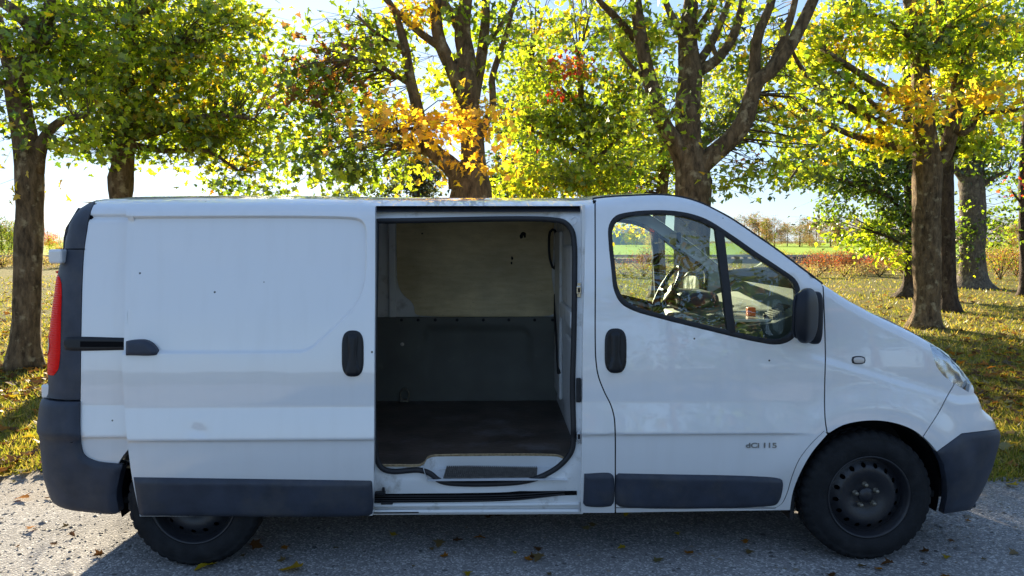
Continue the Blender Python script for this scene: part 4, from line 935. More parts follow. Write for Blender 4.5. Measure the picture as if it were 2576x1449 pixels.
def tree(name, label, yd, trunk, limbs, blobs, bark='maple_bark', size=.105, group=None, base=None, crown_up=None, tm=MAPLE, twig=True, cat_='tree', flare=1.5):
    tp, tr = limb_pts(trunk, yd)
    if base is None: base = tp[0].copy()
    g0 = np.array([tp[0][0], tp[0][1], 0.]) if base is None else np.array([base[0], base[1], 0.])
    if tp[0][2] > .05:      # carry the trunk down to the ground
        k = max(2, int(tp[0][2]/.15)); dn = np.array([g0+(tp[0]-g0)*(i/k) for i in range(k)]); tp = np.r_[dn, tp]; tr = np.r_[np.full(k, tr[0]), tr]
    tr = tr*(1+(flare-1)*np.exp(-np.maximum(tp[:, 2], 0)/.16)); tp[0, 2] -= .05
    t = empty(name, g0, label, cat_, group)
    V, Fc = tube_geo(tp, tr, 26, rough=.055); mesh_obj('trunk', V, Fc, bark, t)
    sk = [tp]
    for sp in limbs:
        s, y1 = sp if isinstance(sp, tuple) else (sp, yd)
        p, r = limb_pts(s, yd, y1); V, Fc = tube_geo(p, r, 10, rough=.05); mesh_obj('branch', V, Fc, bark, t); sk.append(p)
    sk = np.concatenate(sk); gs, cs = [], []
    for bl in blobs:
        px, py, rx, ry, dens, pal = bl[:6]; y_ = bl[6] if len(bl) > 6 else yd; dr = bl[7] if len(bl) > 7 else None; ls = bl[8] if len(bl) > 8 else size
        c = P(px, py, y_); k = y_/F; r = (rx*k, dr or max(.7, .5*(rx+ry)*k*.8), ry*k)
        n = int(dens*DENS*math.pi*r[0]*r[2]); g, cc = clumps(c, r, n, pal, ls, tm=tm); gs.append(g); cs.append(cc)
    if crown_up:
        c, r, n, pal = crown_up; g, cc = clumps(c, r, n, pal, size*1.5, per=14, spread=(.4, .4, .2), tm=OVAL); gs.append(g); cs.append(cc)
    if gs:
        V, T_, C_ = cat(gs); tag(big_mesh('crown', V, T_, 'leaf', C_, t), kind='stuff')
    if twig and cs:
        A_, B_, r0, r1 = [], [], [], []
        for ctr, C in cs:
            D2 = np.linalg.norm(sk[None]-ctr[:, None], axis=2)+np.maximum(0, sk[None, :, 2]-ctr[:, None, 2])*.6; i = D2.argmin(1); d = D2[np.arange(len(ctr)), i]
            ok = (d < 3.4) & (d > .12); a, c, d = sk[i][ok], ctr[ok], d[ok]; mid = (a+c)/2+RNG.normal(size=a.shape)*.09*d[:, None]+np.array([0, 0, .06])*d[:, None]; r = .004+.006*d
            A_ += [a, mid]; B_ += [mid, c]; r0 += [r, r*.65]; r1 += [r*.65, r*.3+.001]
            per = len(C)//len(ctr); L_ = C.reshape(len(ctr), per, 3)[:, ::3].reshape(-1, 3); cc = np.repeat(ctr, len(range(0, per, 3)), axis=0); A_.append(cc); B_.append(L_); r0.append(np.full(len(cc), .0035)); r1.append(np.full(len(cc), .0015))
        V, T_ = sticks(np.concatenate(A_), np.concatenate(B_), np.concatenate(r0), np.concatenate(r1)); tag(big_mesh('twigs', V, T_, bark, None, t), kind='stuff')
    return t
mapl = dict(G=5, L=4.5, D=1.6, Y=.45); mapy = dict(G=3.5, L=5, Y=1.1, D=.8); yell = dict(Y=4, A=4); darkg = dict(D=5, G=3, N=2); brn = dict(B=3, D=3, G=3, O=1, L=1)
lite = dict(L=6, G=3, Y=1)
up = lambda px, yd, z=7.2, r=(2.6, 2.4, 2.4), n=600, pal=mapl: ((P(px, 200, yd)[0], yd-CAM_D, z), r, n, pal)

tree('maple_tree', 'lichen-spotted maple trunk at the left edge, forking above the van roof', 10.2,
     '60,930,70 66,800,64 72,650,62 75,520,60 73,430,65 64,360,60 52,290,54 44,215,52 62,165,48 88,122,40 108,85,36 122,30,30 128,0,26',
     ['84,430,50 97,385,34 112,345,28 140,312,22 175,297,17 222,291,10', '46,210,44 24,160,36 8,100,30 -10,40,26', ('100,110,30 60,50,28 20,14,26 -20,-10,20', 10.4), ('40,240,26 -5,200,22 -40,190,14', 10)],
     [(70, 60, 120, 90, 190, mapl), (150, 220, 100, 90, 190, mapl), (15, 260, 60, 90, 130, mapl), (180, 320, 70, 45, 150, mapl), (10, 420, 40, 50, 60, dict(Y=3, L=3, O=1)), (200, 80, 110, 90, 150, mapy)], crown_up=up(60, 10.2))
tree('maple_tree', 'leafy green maple with a bare knobbly trunk behind the van rear roof', 12.0,
     '304,560,52 305,520,50 304,480,56 303,455,60 308,430,50 312,380,48 318,300,44 325,200,40 330,90,34 330,0,28',
     [('318,300,26 370,240,22 415,190,18 440,120,14', 11.8), ('312,350,24 400,330,20 480,300,16 560,290,12 640,300,8', 11.4), ('320,250,22 270,200,18 220,170,12', 11.6), ('330,60,24 380,20,20 420,-10,16', 12.2), ('312,360,18 420,380,14 520,380,10 600,430,7', 11.8)],
     [(380, 70, 300, 110, 230, mapl), (320, 220, 200, 100, 240, mapl), (420, 320, 210, 70, 230, mapl), (560, 230, 170, 130, 200, mapy), (600, 370, 130, 90, 150, mapl), (640, 455, 90, 38, 120, dict(G=3, D=2, L=2, O=.5)), (560, 60, 120, 90, 140, mapy), (330, 360, 140, 40, 190, dict(G=4, D=3)), (690, 330, 60, 90, 80, mapy)], crown_up=up(330, 12))
tree('maple_tree', 'many-stemmed maple with a spray of golden leaves behind the open door', 10.0,
     '1186,560,112 1186,500,108 1188,460,92 1190,420,64 1187,353,58 1177,282,60 1170,215,66 1170,180,56 1172,140,42 1164,90,40 1166,50,36 1172,0,32',
     [('1160,465,70 1146,430,50 1112,400,44 1086,378,42 1070,350,36 1056,300,32 1046,255,30 1035,212,28 1026,160,24 1019,115,22 1004,60,16 990,20,14 970,-10,12', 9.6), ('1072,383,22 1045,366,18 1030,350,12 1000,330,8', 9.4),
      ('1160,235,42 1143,185,38 1126,150,36 1110,118,34 1099,70,30 1095,0,28', 9.9), ('1110,120,20 1084,102,20 1040,70,16 1000,30,14 970,0,12', 9.5), ('1158,75,26 1136,38,24 1112,0,22', 10.2),
      ('1186,260,40 1197,212,32 1210,150,28 1217,100,26 1222,40,22 1222,0,20', 10.2), ('1190,380,30 1222,310,20 1240,264,18 1237,200,18 1252,150,16 1272,90,13 1283,50,11 1294,0,9', 10.4), ('1215,120,16 1240,90,14 1270,50,11 1290,20,8', 10.3), ('1000,50,12 1008,100,11 1018,130,10', 9.6), ('1021,125,12 970,100,10 930,70,8 900,40,6', 9.2), ('1035,215,14 980,180,11 930,150,8 880,150,6', 9.2)],
     [(850, 330, 130, 130, 165, dict(D=3, G=4, L=2)), (800, 170, 110, 120, 185, brn), (930, 110, 130, 110, 150, dict(G=4, L=3, B=1, D=1)), (960, 420, 100, 60, 90, mapl), (870, 430, 80, 45, 90, mapl), (740, 400, 60, 60, 70, mapl), (1280, 70, 70, 80, 130, mapl), (1120, 200, 100, 90, 60, lite), (1045, 45, 40, 55, 200, yell), (1000, 300, 80, 36, 260, yell, 9.0, .5), (1100, 320, 80, 34, 280, yell, 8.9, .5), (1195, 290, 62, 48, 240, yell, 9.0, .5), (1180, 385, 46, 28, 140, yell, 9.0, .4), (1190, 425, 30, 26, 120, yell, 9.1, .3), (930, 270, 50, 26, 120, dict(Y=2, O=2, A=1), 9.0, .4), (1100, 10, 150, 50, 90, mapl), (1265, 385, 16, 8, 200, yell, 9.3, .2)], crown_up=up(1170, 10, pal=mapy))
tree('maple_tree', 'broad maple with limbs fanning up behind the cab roof', 10.6,
     '1738,760,86 1740,600,86 1742,500,86 1742,450,90 1735,400,72 1731,320,62 1731,247,60 1737,190,58 1730,105,46 1738,0,34',
     [('1728,430,56 1705,370,46 1672,320,42 1655,280,38 1646,247,40 1634,200,36 1624,159,34 1611,88,32 1599,0,28', 10.2), ('1622,130,22 1578,76,20 1545,40,18 1511,6,14', 10.0), ('1752,440,60 1768,414,50 1805,381,46 1838,350,44 1860,325,46 1880,285,44 1890,240,42 1905,205,38 1940,178,34 1982,125,32 2018,60,30 2046,0,26', 10.2),
      ('1893,235,32 1898,185,30 1900,130,26 1906,88,26 1936,18,20 1945,-10,18', 10.4), ('1925,190,24 1950,150,22 1964,115,20 1992,35,18 2000,0,16', 10.8), ('1736,200,40 1762,178,28 1805,150,26 1825,125,24 1842,100,22 1858,50,20 1870,0,18', 10.7), ('1745,170,24 1770,140,22 1790,108,20 1806,72,18 1824,30,16 1836,-5,14', 10.9), ('1728,110,22 1700,60,20 1680,20,16 1670,-10,14', 10.8), ('1805,150,12 1795,120,10 1790,100,8', 10.6), ('1640,210,14 1600,180,12 1560,130,9', 9.9), ('1735,100,20 1772,50,16 1800,0,12', 10.4)],
     [(1550, 50, 120, 70, 120, mapl), (1660, 235, 66, 45, 200, dict(G=5, L=1, D=1), 9.6, .6), (1620, 330, 60, 80, 90, mapl), (1810, 300, 60, 70, 130, darkg, 11.5), (1870, 100, 110, 110, 110, mapy, 11.8), (1990, 300, 110, 120, 120, mapy, 11.5), (1850, 440, 90, 45, 110, mapl), (1760, 30, 120, 50, 90, mapy), (1930, 420, 80, 60, 90, dict(L=3, G=3, O=1)), (1640, 120, 70, 60, 70, mapl)], crown_up=up(1740, 10.6, pal=mapy))
tree('maple_tree', 'tall yellowing maple with pale bark standing right of the bonnet', 14.7,
     '2326,828,70 2330,780,60 2332,700,64 2331,600,64 2332,500,66 2332,430,70 2330,380,60 2325,317,50 2318,212,44 2310,106,40 2300,40,36 2288,0,32',
     [('2345,420,46 2376,388,36 2390,345,34 2400,310,34 2408,212,28 2395,150,26 2385,120,24 2370,50,22 2362,0,20', 14.9), ('2322,374,20 2260,371,18 2211,360,17 2140,339,15 2088,314,13 2050,292,11 2010,262,8 1980,240,6', 13.8), ('2318,285,26 2296,268,24 2240,232,21 2180,195,18 2123,159,15 2080,130,12', 14.0), ('2225,315,18 2176,292,18 2140,271,17 2098,243,15 2045,205,13 2006,155,10 1990,120,8', 13.6), ('2330,330,14 2240,300,13 2200,265,12 2150,215,10 2100,180,8', 14.0),
      ('2398,330,22 2430,335,16 2465,288,13 2520,280,11 2590,274,9', 14.4), ('2410,230,16 2420,180,14 2426,120,12', 14.8), ('2315,180,20 2350,120,18 2395,60,14', 14.6), ('2100,320,9 2060,350,8 2010,420,7 1970,475,5', 13.8), ('2310,110,18 2260,70,15 2200,40,12 2150,0,10', 14.3), ('2250,365,9 2220,330,8 2200,300,6', 14.0)],
     [(2130, 80, 150, 90, 130, mapy), (2290, 100, 120, 100, 110, mapy), (2450, 70, 120, 90, 140, mapy), (2140, 230, 140, 80, 100, mapy), (2220, 345, 110, 40, 150, dict(Y=2, L=4)), (2300, 250, 60, 70, 130, dict(Y=4, L=3, A=1), 13.4), (2530, 230, 60, 55, 150, dict(Y=4, L=3), 13.2), (2450, 200, 80, 90, 110, mapy), (2050, 150, 90, 110, 90, mapy), (2050, 360, 90, 60, 90, mapl), (2000, 430, 80, 50, 80, dict(L=3, G=2, D=2))], size=.135, crown_up=up(2330, 14.7, 7.6, (3, 2.6, 2.6), 500, mapy))
tree('maple_tree', 'dark trunk close behind the pale-barked maple by the bonnet', 18.0,
     '2388,788,46 2386,740,38 2384,650,36 2382,550,36 2380,450,36 2382,380,34 2395,300,36 2405,200,30 2410,100,26 2410,0,22', [('2380,400,24 2430,330,20 2470,250,16', 18.3), ('2385,350,22 2340,270,18 2300,180,14', 18.5)],
     [(2400, 300, 90, 100, 90, mapl), (2480, 330, 90, 60, 110, mapl), (2540, 120, 70, 110, 110, mapy), (2380, 60, 120, 80, 90, mapy)], bark='dark_bark', size=.135, crown_up=up(2390, 18, 7.6, (2.6, 2.4, 2.6), 400, mapy))
tree('poplar_tree', 'stout grey poplar trunk far right at the wood edge', 27.0,
     '2448,727,80 2446,690,62 2446,620,58 2447,560,58 2447,500,60 2444,450,58 2440,380,50 2438,300,44 2436,180,38 2436,60,32 2436,0,28', [('2444,480,28 2425,450,24 2400,420,18', 27), ('2450,475,18 2480,460,14 2510,440,10 2540,430,7', 26.5), ('2436,330,24 2480,260,20 2530,180,14', 27.5)],
     [(2420, 380, 70, 70, 80, darkg), (2480, 400, 70, 70, 100, darkg), (2500, 570, 50, 70, 60, dict(D=3, G=4, L=1)), (2540, 480, 40, 50, 45, darkg), (2400, 560, 30, 90, 70, darkg), (2420, 640, 30, 40, 60, dict(G=3, L=2)), (2560, 300, 60, 80, 70, mapl)], bark='poplar_bark', size=.15, crown_up=up(2440, 27, 9.5, (3.6, 3, 3.6), 600, darkg), tm=OVAL)
tree('poplar_tree', 'thin leaning trunk with dark low foliage left of the pale maple', 22.5,
     '2282,748,44 2287,715,30 2290,650,28 2291,560,28 2290,480,28 2288,400,26 2284,300,22 2280,200,20 2275,100,16', [('2290,560,12 2240,500,10 2180,470,8 2110,450,6', 21.5), ('2288,640,9 2260,610,8 2220,590,6', 22), ('2289,470,14 2230,410,12 2170,380,8 2090,400,6', 22)],
     [(2110, 440, 120, 60, 130, darkg), (2210, 430, 80, 90, 150, darkg), (2240, 540, 60, 80, 140, darkg), (2190, 600, 55, 60, 110, dict(G=4, L=4)), (2080, 520, 70, 45, 70, darkg), (2250, 640, 40, 40, 90, dict(G=3, L=4)), (2110, 590, 30, 25, 60, dict(G=3, L=1)), (2270, 360, 50, 60, 90, darkg)], bark='dark_bark', size=.16, tm=OVAL, flare=2)
tree('maple_tree', 'reddish trunk cut by the right edge of the picture', 23.0,
     '2585,745,40 2580,640,26 2577,560,24 2576,480,24 2578,400,24 2585,300,22 2590,150,18', ['2577,520,8 2560,500,6 2545,480,4'],
     [(2590, 420, 40, 80, 70, dict(R=1, G=3, D=2)), (2590, 560, 40, 50, 40, dict(G=3, D=2))], bark='dark_bark', size=.16, tm=OVAL)
tree('maple_tree', 'slim trunk seen through the cab windows', 22.8,
     '1660,744,48 1658,700,36 1656,640,34 1654,590,34 1662,520,32 1668,450,28 1674,380,24 1676,300,20', [('1672,440,12 1720,400,10 1760,380,7', 22.5), ('1676,400,12 1630,350,10 1590,330,7', 22.8)],
     [(1580, 380, 120, 90, 150, lite), (1540, 470, 110, 60, 140, dict(L=4, G=2, O=.7, R=.5)), (1700, 420, 60, 90, 110, mapl), (1590, 560, 50, 40, 60, dict(Y=2, L=2)), (1830, 250, 80, 110, 110, lite)], bark='maple_bark', size=.12, tm=MAPLE)
tree('maple_sapling', 'bushy yellow-green maple with a few red leaves between the two fanning trees', 15.5,
     '1480,700,30 1482,600,28 1484,520,26 1480,420,24 1470,330,20 1462,240,16 1456,150,12', [('1480,430,14 1540,360,11 1600,310,8', 15.2), ('1478,400,12 1400,350,10 1340,330,7', 15.3), ('1470,330,11 1540,240,9 1590,190,6', 15.4), ('1466,280,10 1390,200,8 1340,150,6', 15.6), ('1482,480,10 1400,460,8 1320,440,6', 15)],
     [(1470, 250, 150, 110, 170, mapl), (1400, 330, 130, 80, 190, dict(G=4, L=3, D=1)), (1370, 440, 140, 55, 260, lite, 14.6), (1560, 320, 110, 90, 150, mapl), (1520, 430, 130, 60, 200, lite, 14.8), (1340, 130, 90, 110, 110, mapy), (1580, 150, 90, 100, 140, mapl), (1440, 165, 34, 30, 190, dict(R=3, O=2), 14.6, .4), (1400, 235, 22, 16, 140, dict(R=3, O=1), 14.6, .3), (1410, 365, 26, 18, 90, dict(R=2, G=1), 14.4, .3), (1480, 80, 110, 80, 70, mapl), (1290, 240, 60, 80, 80, lite)], size=.11, crown_up=up(1460, 15.5, 6.4, (2.2, 2, 1.6), 500, mapl))
tree('pine_tree', 'dull dark conifer glimpsed behind the bushy yellow-green maple', 27.0,
     '1330,700,40 1330,500,36 1330,300,28 1330,120,18', [('1330,420,12 1270,440,9 1220,450,6', 27), ('1330,300,12 1270,310,8', 27), ('1330,350,10 1400,370,8', 27)],
     [(1320, 420, 110, 70, 130, dict(N=5, D=1)), (1300, 290, 80, 80, 100, dict(N=5, D=1)), (1340, 180, 60, 70, 80, dict(N=4, T=1)), (1250, 470, 120, 40, 120, dict(N=4, D=2))], bark='dark_bark', size=.16, tm=OVAL)
tree('pine_tree', 'grey-green conifer low behind the roof, left of the many-stemmed maple', 32.0,
     '1050,700,36 1050,560,32 1050,450,24 1050,380,14', [('1050,480,9 1000,470,6', 32), ('1050,450,9 1100,440,6', 32)],
     [(1040, 450, 80, 60, 110, dict(N=5, T=1)), (1060, 400, 50, 60, 90, dict(N=5, T=1)), (960, 480, 50, 20, 90, dict(N=4, D=2)), (870, 487, 30, 12, 120, dict(N=4, G=2), 60)], bark='dark_bark', size=.18, tm=OVAL)

# ================================================================ FAR GROUND: shrubs, railway, hedge trees
def shrub(name, label, loc, h, w, pal, n, group, size=.08, cat_='shrub', tm=OVAL):
    t = empty(name, loc, label, cat_, group); loc = np.array(loc)
    geos = []
    for k in range(6):
        a = RNG.uniform(0, 6.28); e = loc+np.array([math.cos(a)*w*.4, math.sin(a)*w*.4, h*RNG.uniform(.6, .95)]); geos.append(tube_geo([loc, (loc+e)/2+np.array([0, 0, .1*h]), e], [.02, .014, .006], 5))
    tag(mesh_obj('stems', *merge(*geos), 'dark_bark', t), kind='stuff')
    gs = []
    for k in range(4):
        a = RNG.uniform(0, 6.28); c = loc+np.array([math.cos(a)*w*.25, math.sin(a)*w*.25, h*RNG.uniform(.35, .65)]); g, _ = clumps(c, (w*.38, w*.38, h*.38), n//4, pal, size, per=10, spread=(w*.09, w*.09, h*.12), tm=tm, shell=.45); gs.append(g)
    V, T_, C_ = cat(gs); V[:, 2] = np.maximum(V[:, 2], .01); tag(big_mesh('foliage', V, T_, 'shrub_leaf', C_, t), kind='stuff'); return t
redp = dict(R=1.2, O=1, B=5, T=3); yelp = dict(L=2, Y=.7, T=4, G=2); reed = dict(T=4, W=3, L=1)
brm = []
for px in list(range(2035, 2300, 30))+[1610, 1640]+list(range(2470, 2600, 34)):
    yd = RNG.uniform(37, 46); q = P(px+RNG.uniform(-8, 8), 600, yd); brm.append(shrub('bramble', 'low red-brown bramble in the row before the railway', (q[0], q[1], 0), RNG.uniform(.9, 1.6), RNG.uniform(1.2, 2.0), redp, 1800, 'brambles before the railway', .065))
wds = []
for px in list(range(1540, 1680, 36))+list(range(1760, 2000, 44))+list(range(2060, 2330, 55)):
    yd = RNG.uniform(34, 37); q = P(px+RNG.uniform(-12, 12), 600, yd); wds.append(shrub('dry_weed_clump', 'knee-high dry straw-coloured weeds at the mown grass edge', (q[0], q[1], 0), RNG.uniform(.4, .8), RNG.uniform(1.0, 1.9), reed, 900, 'dry weeds at the grass edge', .06))
for px in list(range(1880, 2260, 40))+list(range(2470, 2600, 40)):
    yd = RNG.uniform(60, 64); q = P(px+RNG.uniform(-12, 12), 600, yd); shrub('hedge_bush', 'yellow-green bush in the rough strip beyond the railway', (q[0], q[1], 0), RNG.uniform(.7, 1.3), RNG.uniform(1.8, 3.0), yelp, 1400, 'bushes beyond the railway', .085)
for px, yd, h, w, pal, lab in ((2520, 33, 1.7, 2.2, yelp, 'yellowing bush between the grey poplar and the right edge'), (2560, 36, 1.9, 2.0, redp, 'rusty bush at the right picture edge under the trees'), (1600, 210, 5, 7, dict(G=2, L=2, T=2), 'pale green thicket before the far warehouse'), (1720, 48, 2.0, 3, dict(G=4, L=3), 'fresh green bush seen through the cab window'), (1640, 160, 4, 5, dict(L=2, Y=2, T=2), 'thin yellowish bush before the far warehouse, right part'),
    (12, 62, 3.3, 3.2, dict(G=4, L=2, D=2), 'round green bush far left of the maple trunk'), (158, 80, 2.6, 3.4, dict(L=3, G=3), 'yellow-green bush in the meadow beside the red tree')):
    q = P(px, 600, yd); shrub('bush', lab, (q[0], q[1], 0), h, w, pal, 2000, None, .07*max(1, yd/60), 'bush')
# railway: ballast bed, two rails, sleepers
rw = empty('railway_track', (20, 56, 0), 'railway line on a low ballast bed crossing behind the trees', 'railway')
xa, xb = -60, 120; yr = 56.0
V = [(xa, yr-2.6, 0.0), (xb, yr-2.6, 0.), (xb, yr-1.5, .32), (xa, yr-1.5, .32), (xa, yr+1.5, .32), (xb, yr+1.5, .32), (xb, yr+2.6, 0), (xa, yr+2.6, 0)]
mesh_obj('ballast_bed', V, [(0, 1, 2, 3), (3, 2, 5, 4), (4, 5, 6, 7)], 'ballast', rw, False)
for yy_ in (yr-.72, yr+.72): box('rail', (xa, yy_-.035, .44), (xb, yy_+.035, .60), 'rail_steel', rw, .01)
sm_ = None
for k in range(110):
    x = 18+k*.65
    if sm_ is None: sm_ = box('sleeper', (x-.12, yr-1.25, .33), (x+.12, yr+1.25, .44), 'sleeper', rw, 0)
    else:
        c = sm_.copy(); COL.objects.link(c); c.location = (k*.65, 0, 0); c.parent = rw; c.matrix_parent_inverse = sm_.matrix_parent_inverse
# hedgerow trees on the horizon: one built, the rest copied
def far_tree(loc, h, pal, label, group, seed=0):
    t = empty('hedgerow_tree', loc, label, 'tree', group); loc = np.array(loc, float)
    V, Fc = tube_geo([loc+np.array([0, 0, -.1]), loc+np.array([.1, 0, h*.35]), loc+np.array([-.1, 0, h*.8])], [.16*h/8, .11*h/8, .03], 7); mesh_obj('trunk', V, Fc, 'dark_bark', t)
    gs = []
    for k in range(9):
        c = loc+np.array([RNG.normal()*h*.17, RNG.normal()*h*.12, h*RNG.uniform(.12, .82)]); g, _ = clumps(c, (h*.19, h*.19, h*.19), 520, pal, h*.026, per=12, spread=(h*.03, h*.03, h*.03), tm=OVAL); gs.append(g)
    V, T_, C_ = cat(gs); tag(big_mesh('crown', V, T_, 'shrub_leaf', C_, t), kind='stuff'); return t
protos = []
for k, px in enumerate(range(1876, 2300, 26)):
    yd = RNG.uniform(205, 240); q = P(px+RNG.uniform(-8, 8), 600, yd); h = RNG.uniform(8, 11)
    pal = [dict(T=3, D=2, B=2), dict(T=4, B=1, G=1), dict(G=2, T=3, B=1)][k % 3]
    protos.append(far_tree((q[0], q[1], 0), h, pal, 'thin autumn tree in the row on the horizon beyond the green field', 'tree row on the horizon'))
def dup(root, loc, rz, sc, label):
    r = root.copy(); COL.objects.link(r); r.location = loc; r.rotation_euler = (0, 0, rz); r.scale = (sc, sc, sc); r['label'] = label
    for ch in list(root.children): c = ch.copy(); COL.objects.link(c); c.parent = r; c.matrix_parent_inverse = ch.matrix_parent_inverse.copy()
    return r
for k, px in enumerate(list(range(-700, 0, 34))+list(range(180, 1500, 40))+list(range(2310, 3200, 34))):    # the row runs on to both sides and behind the van
    q = P(px+RNG.uniform(-12, 12), 600, RNG.uniform(205, 245)); dup(protos[k % len(protos)], (q[0], q[1], 0), RNG.uniform(0, 6.28), RNG.uniform(.75, 1.15), 'thin autumn tree in the row on the horizon beyond the green field')
for px, yd, h, pal, lab in ((122, 88, 3.6, dict(R=3, O=2), 'small red-leaved tree in the meadow beside the van rear'), (2, 75, 5, dict(G=3, D=2, T=1), 'green tree on the horizon at the left picture edge'), (28, 120, 5, dict(T=2, G=2), 'pale tree on the horizon left of the maple trunk'), (2545, 150, 6, dict(O=1, T=2, L=2), 'orange-tinged tree on the horizon at the right edge')):
    q = P(px, 600, yd); far_tree((q[0], q[1], 0), h, pal, lab, None)
for k, px in enumerate(list(range(-600, 0, 45))+list(range(200, 1560, 60))+list(range(2620, 3100, 40))):
    q = P(px+RNG.uniform(-14, 14), 600, RNG.uniform(38, 47)); dup(brm[k % len(brm)], (q[0], q[1], 0), RNG.uniform(0, 6.28), RNG.uniform(.7, 1.2), 'low red-brown bramble in the row before the railway')
for k, px in enumerate(list(range(-300, 330, 26))):
    q = P(px+RNG.uniform(-14, 14), 600, RNG.uniform(46, 54)); dup(wds[k % len(wds)], (q[0], q[1], 0), RNG.uniform(0, 6.28), RNG.uniform(1.1, 1.7), 'knee-high dry straw-coloured weeds at the mown grass edge')
# trees across the lane behind the photographer (they show only as reflections)
for k, (x, y, h) in enumerate(((2.5, -23, 8), (5.5, -20, 9), (8.5, -22, 10), (12, -20, 9), (15.5, -23, 10), (21, -21, 9))): far_tree((x, y, 0), h, dict(D=3, G=3, B=2, T=1), 'tree standing across the lane opposite the van', 'trees across the lane')
# far warehouse
wh = empty('warehouse', (*P(1600, 600, 330)[:2], 0), 'long pale warehouse on the horizon seen through the cab window', 'building')
a, b = P(1480, 600, 330), P(1662, 600, 330)
box('wall', (a[0], a[1], 0), (b[0], a[1]+25, 5.0), 'far_wall', wh, 0)
V = [(a[0]-.5, a[1]-.5, 4.9), (b[0]+.5, a[1]-.5, 4.9), (b[0]+.5, a[1]+12, 7.4), (a[0]-.5, a[1]+12, 7.4), (a[0]-.5, a[1]+25.5, 4.9), (b[0]+.5, a[1]+25.5, 4.9)]
mesh_obj('roof', V, [(0, 1, 2, 3), (3, 2, 5, 4)], 'far_roof', wh, False)

# ================================================================ GROUND COVER
def grow_grass():
    n = 230000; u = RNG.uniform(0, 1, n); y0, y1 = 1.3, 33.; yy = 1/((1/(y0+2.5))+(1/(y1+2.5)-1/(y0+2.5))*u)-2.5
    xx = RNG.uniform(-1, 1, n)*(4.2+.78*(yy+CAM_D)); keep = (yy > np.array([edge_y(a) for a in xx])-.12) & ~((np.abs(xx-.1) < 2.3+.25*yy) & (yy < 7) & (RNG.uniform(0, 1, n) < .7) & (xx > -2.6) & (xx < 1.2))
    d = np.sin(xx*1.3+1.7*np.sin(yy*.7))+np.sin(yy*1.1+xx*.5); keep &= RNG.uniform(-2.6, 2.0, n) < d+1.0
    xx, yy = xx[keep], yy[keep]; n = len(xx); z = np.zeros(n)
    h = RNG.uniform(.025, .075, n)*(1+.02*yy); w = RNG.uniform(.004, .008, n)*(1+.09*yy); a = RNG.uniform(0, 6.28, n); le = RNG.normal(size=(n, 2))*.6
    b = np.c_[xx, yy, z]; dx = np.c_[np.cos(a)*w, np.sin(a)*w, z]; tp = b+np.c_[le[:, 0]*h, le[:, 1]*h, h]
    V = np.stack([b-dx, b+dx, tp], 1).reshape(-1, 3); T_ = np.arange(3*n).reshape(-1, 3)
    c = np.array([(.17, .19, .025), (.27, .25, .04), (.36, .28, .09), (.12, .145, .022)])[RNG.choice(4, n, p=[.3, .3, .25, .15])]*RNG.uniform(.7, 1.3, n)[:, None]
    tag(big_mesh('grass', V, T_, 'grass_blade', np.repeat(c, 3, 0)), 'short mown grass under the trees', 'grass', kind='stuff')
grow_grass()
def litter():
    n = 20000; u = RNG.uniform(0, 1, n); y0, y1 = 1.5, 30.; yy = 1/((1/(y0+3))+(1/(y1+3)-1/(y0+3))*u)-3; xx = RNG.uniform(-1, 1, n)*(3.6+.76*(yy+CAM_D))
    d = np.sin(xx*.9+2.1*np.sin(yy*.45))+np.sin(yy*.8-xx*.6)
    keep = (RNG.uniform(-2.2, 1.6, n) < d+.35*(xx < -1)) & (yy > np.array([edge_y(a) for a in xx])-.5); xx, yy = xx[keep], yy[keep]; n = len(xx)
    gx, gy = RNG.uniform(-4, 4.5, 260), RNG.uniform(-1.6, 1.5, 260); C = np.r_[np.c_[xx, yy, RNG.uniform(.02, .055, n)], np.c_[gx, gy, np.full(260, .012)]]; n += 260; yy = np.r_[yy, np.full(260, -45.)]; cols = palette(dict(O=4, Y=2.5, B=4, T=4, W=1), n)*RNG.uniform(.6, 1.2, n)[:, None]
    V, T_, K = leaf_geo(C, RNG.uniform(.06, .15, n)*np.clip(1+.012*yy, .35, 2), cols, MAPLE, flat=True)
    V[:, 2] = np.maximum(V[:, 2], .012)
    tag(big_mesh('leaf_litter', V, T_, 'litter', K), 'fallen autumn leaves strewn over the grass', 'leaf litter', kind='stuff')
litter()
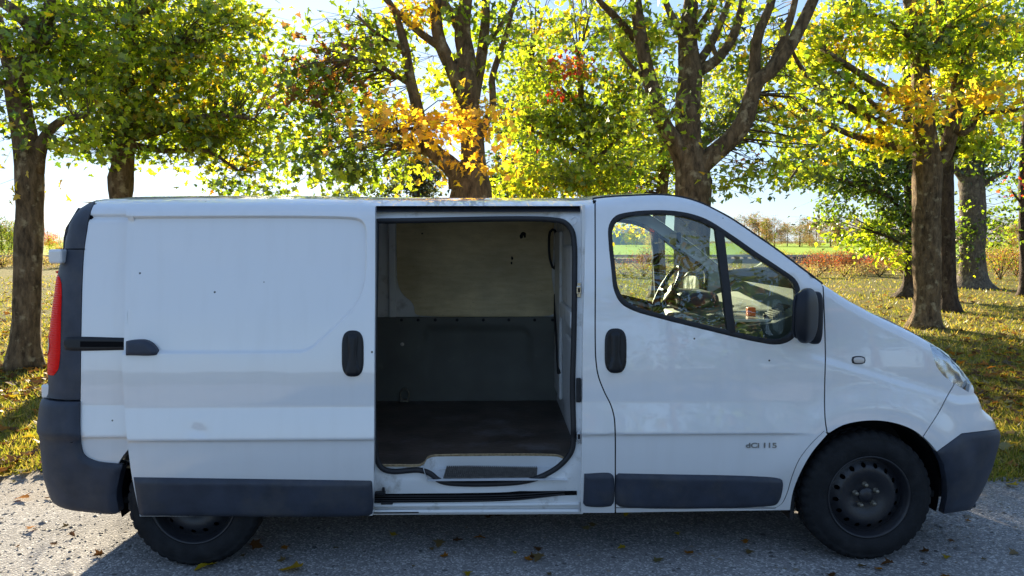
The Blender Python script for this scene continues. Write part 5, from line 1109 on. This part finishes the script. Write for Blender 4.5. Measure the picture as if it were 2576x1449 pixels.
def pebbles():
    n = 17000; yy = RNG.uniform(-2.2, 2.0, n); xx = RNG.uniform(-4.6, 4.8, n); keep = yy < np.array([edge_y(a) for a in xx]); xx, yy = xx[keep], yy[keep]; n = len(xx)
    s = RNG.gamma(2.0, .0024, n)+.003; s[:500] *= RNG.uniform(1.3, 2.4, 500); ph = RNG.uniform(0, 6.28, n); V, T_, K = [], [], []
    base = np.array([(1, 0, .2), (.3, .9, .1), (-.8, .6, .2), (-.9, -.5, .1), (.1, -1, .2), (.7, -.6, .3), (.05, .05, .75)]); tri = np.array([(0, 1, 6), (1, 2, 6), (2, 3, 6), (3, 4, 6), (4, 5, 6), (5, 0, 6)])
    jit = 1+RNG.normal(size=(n, 7, 3))*.15; c_, s_ = np.cos(ph), np.sin(ph)
    B = base[None]*jit; el = RNG.uniform(.6, 1, n)[:, None]; X = B[:, :, 0]*c_[:, None]-B[:, :, 1]*s_[:, None]*el; Y = B[:, :, 0]*s_[:, None]+B[:, :, 1]*c_[:, None]*el; Z = np.where(np.arange(7)[None] == 6, B[:, :, 2]*.55, 0)
    V = np.stack([xx[:, None]+X*s[:, None], yy[:, None]+Y*s[:, None], .0045+Z*s[:, None]], 2).reshape(-1, 3)
    T_ = (tri[None]+(np.arange(n)*7)[:, None, None]).reshape(-1, 3)
    col = np.array([(.15, .148, .145), (.19, .186, .18), (.30, .29, .28), (.09, .088, .085), (.20, .17, .13)])[RNG.choice(5, n, p=[.35, .3, .12, .15, .08])]
    tag(big_mesh('loose_stones', V, T_, 'pebble', np.repeat(col, 7, 0)), 'loose small stones scattered over the gravel yard', 'gravel', kind='stuff')
pebbles()
# single fallen leaves lying on the gravel
FL = [((58, 1258), .11, 'O', 'orange leaf on the gravel left of the rear bumper'), ((520, 1430), .11, 'Y', 'crumpled yellow leaf lying against the rear tyre'), ((735, 1438), .13, 'A', 'golden leaf lying flat right of the rear wheel at the bottom edge'), ((1208, 1360), .07, 'O', 'rust-orange leaf on the gravel below the open door'), ((1355, 1410), .08, 'T', 'tan leaf near the bottom edge below the pillar trim'),
      ((1575, 1298), .06, 'Y', 'small yellow leaf just under the front door sill'), ((1105, 1375), .07, 'T', 'dry curled leaf in the van shadow below the step'), ((645, 1380), .08, 'B', 'brown leaf behind the rear wheel'), ((712, 1322), .06, 'T', 'pale dry leaf under the sliding door'), ((80, 1335), .07, 'O', 'small orange leaf on the sunlit gravel far left'),
      ((2545, 1175), .10, 'O', 'orange-brown leaf at the grass edge right of the bumper'), ((2545, 1226), .09, 'Y', 'pair-shaped yellowish leaf on the gravel right of the bumper'), ((1490, 1328), .06, 'T', 'faded leaf scrap in the shade under the pillar'), ((1875, 1370), .05, 'O', 'tiny orange leaf left of the front tyre'), ((2235, 1425), .07, 'B', 'brown leaf on the gravel under the front tyre edge'), ((1565, 1385), .05, 'Y', 'tiny yellow leaf near the bottom edge below the front door'), ((180, 1352), .05, 'B', 'small brown leaf in the sunlit gravel left of the rear wheel')]
for (px, py), s, k, lab in FL:
    g = G(px, py); V, T_, K = leaf_geo(np.array([[g[0], g[1], .018]]), np.array([s]), np.array([CG[k]]), MAPLE, flat=True); V[:, 2] = np.maximum(V[:, 2]+.004, .008)
    tag(big_mesh('fallen_leaf', V, T_, 'litter', K), lab, 'leaf', 'single leaves on the gravel')
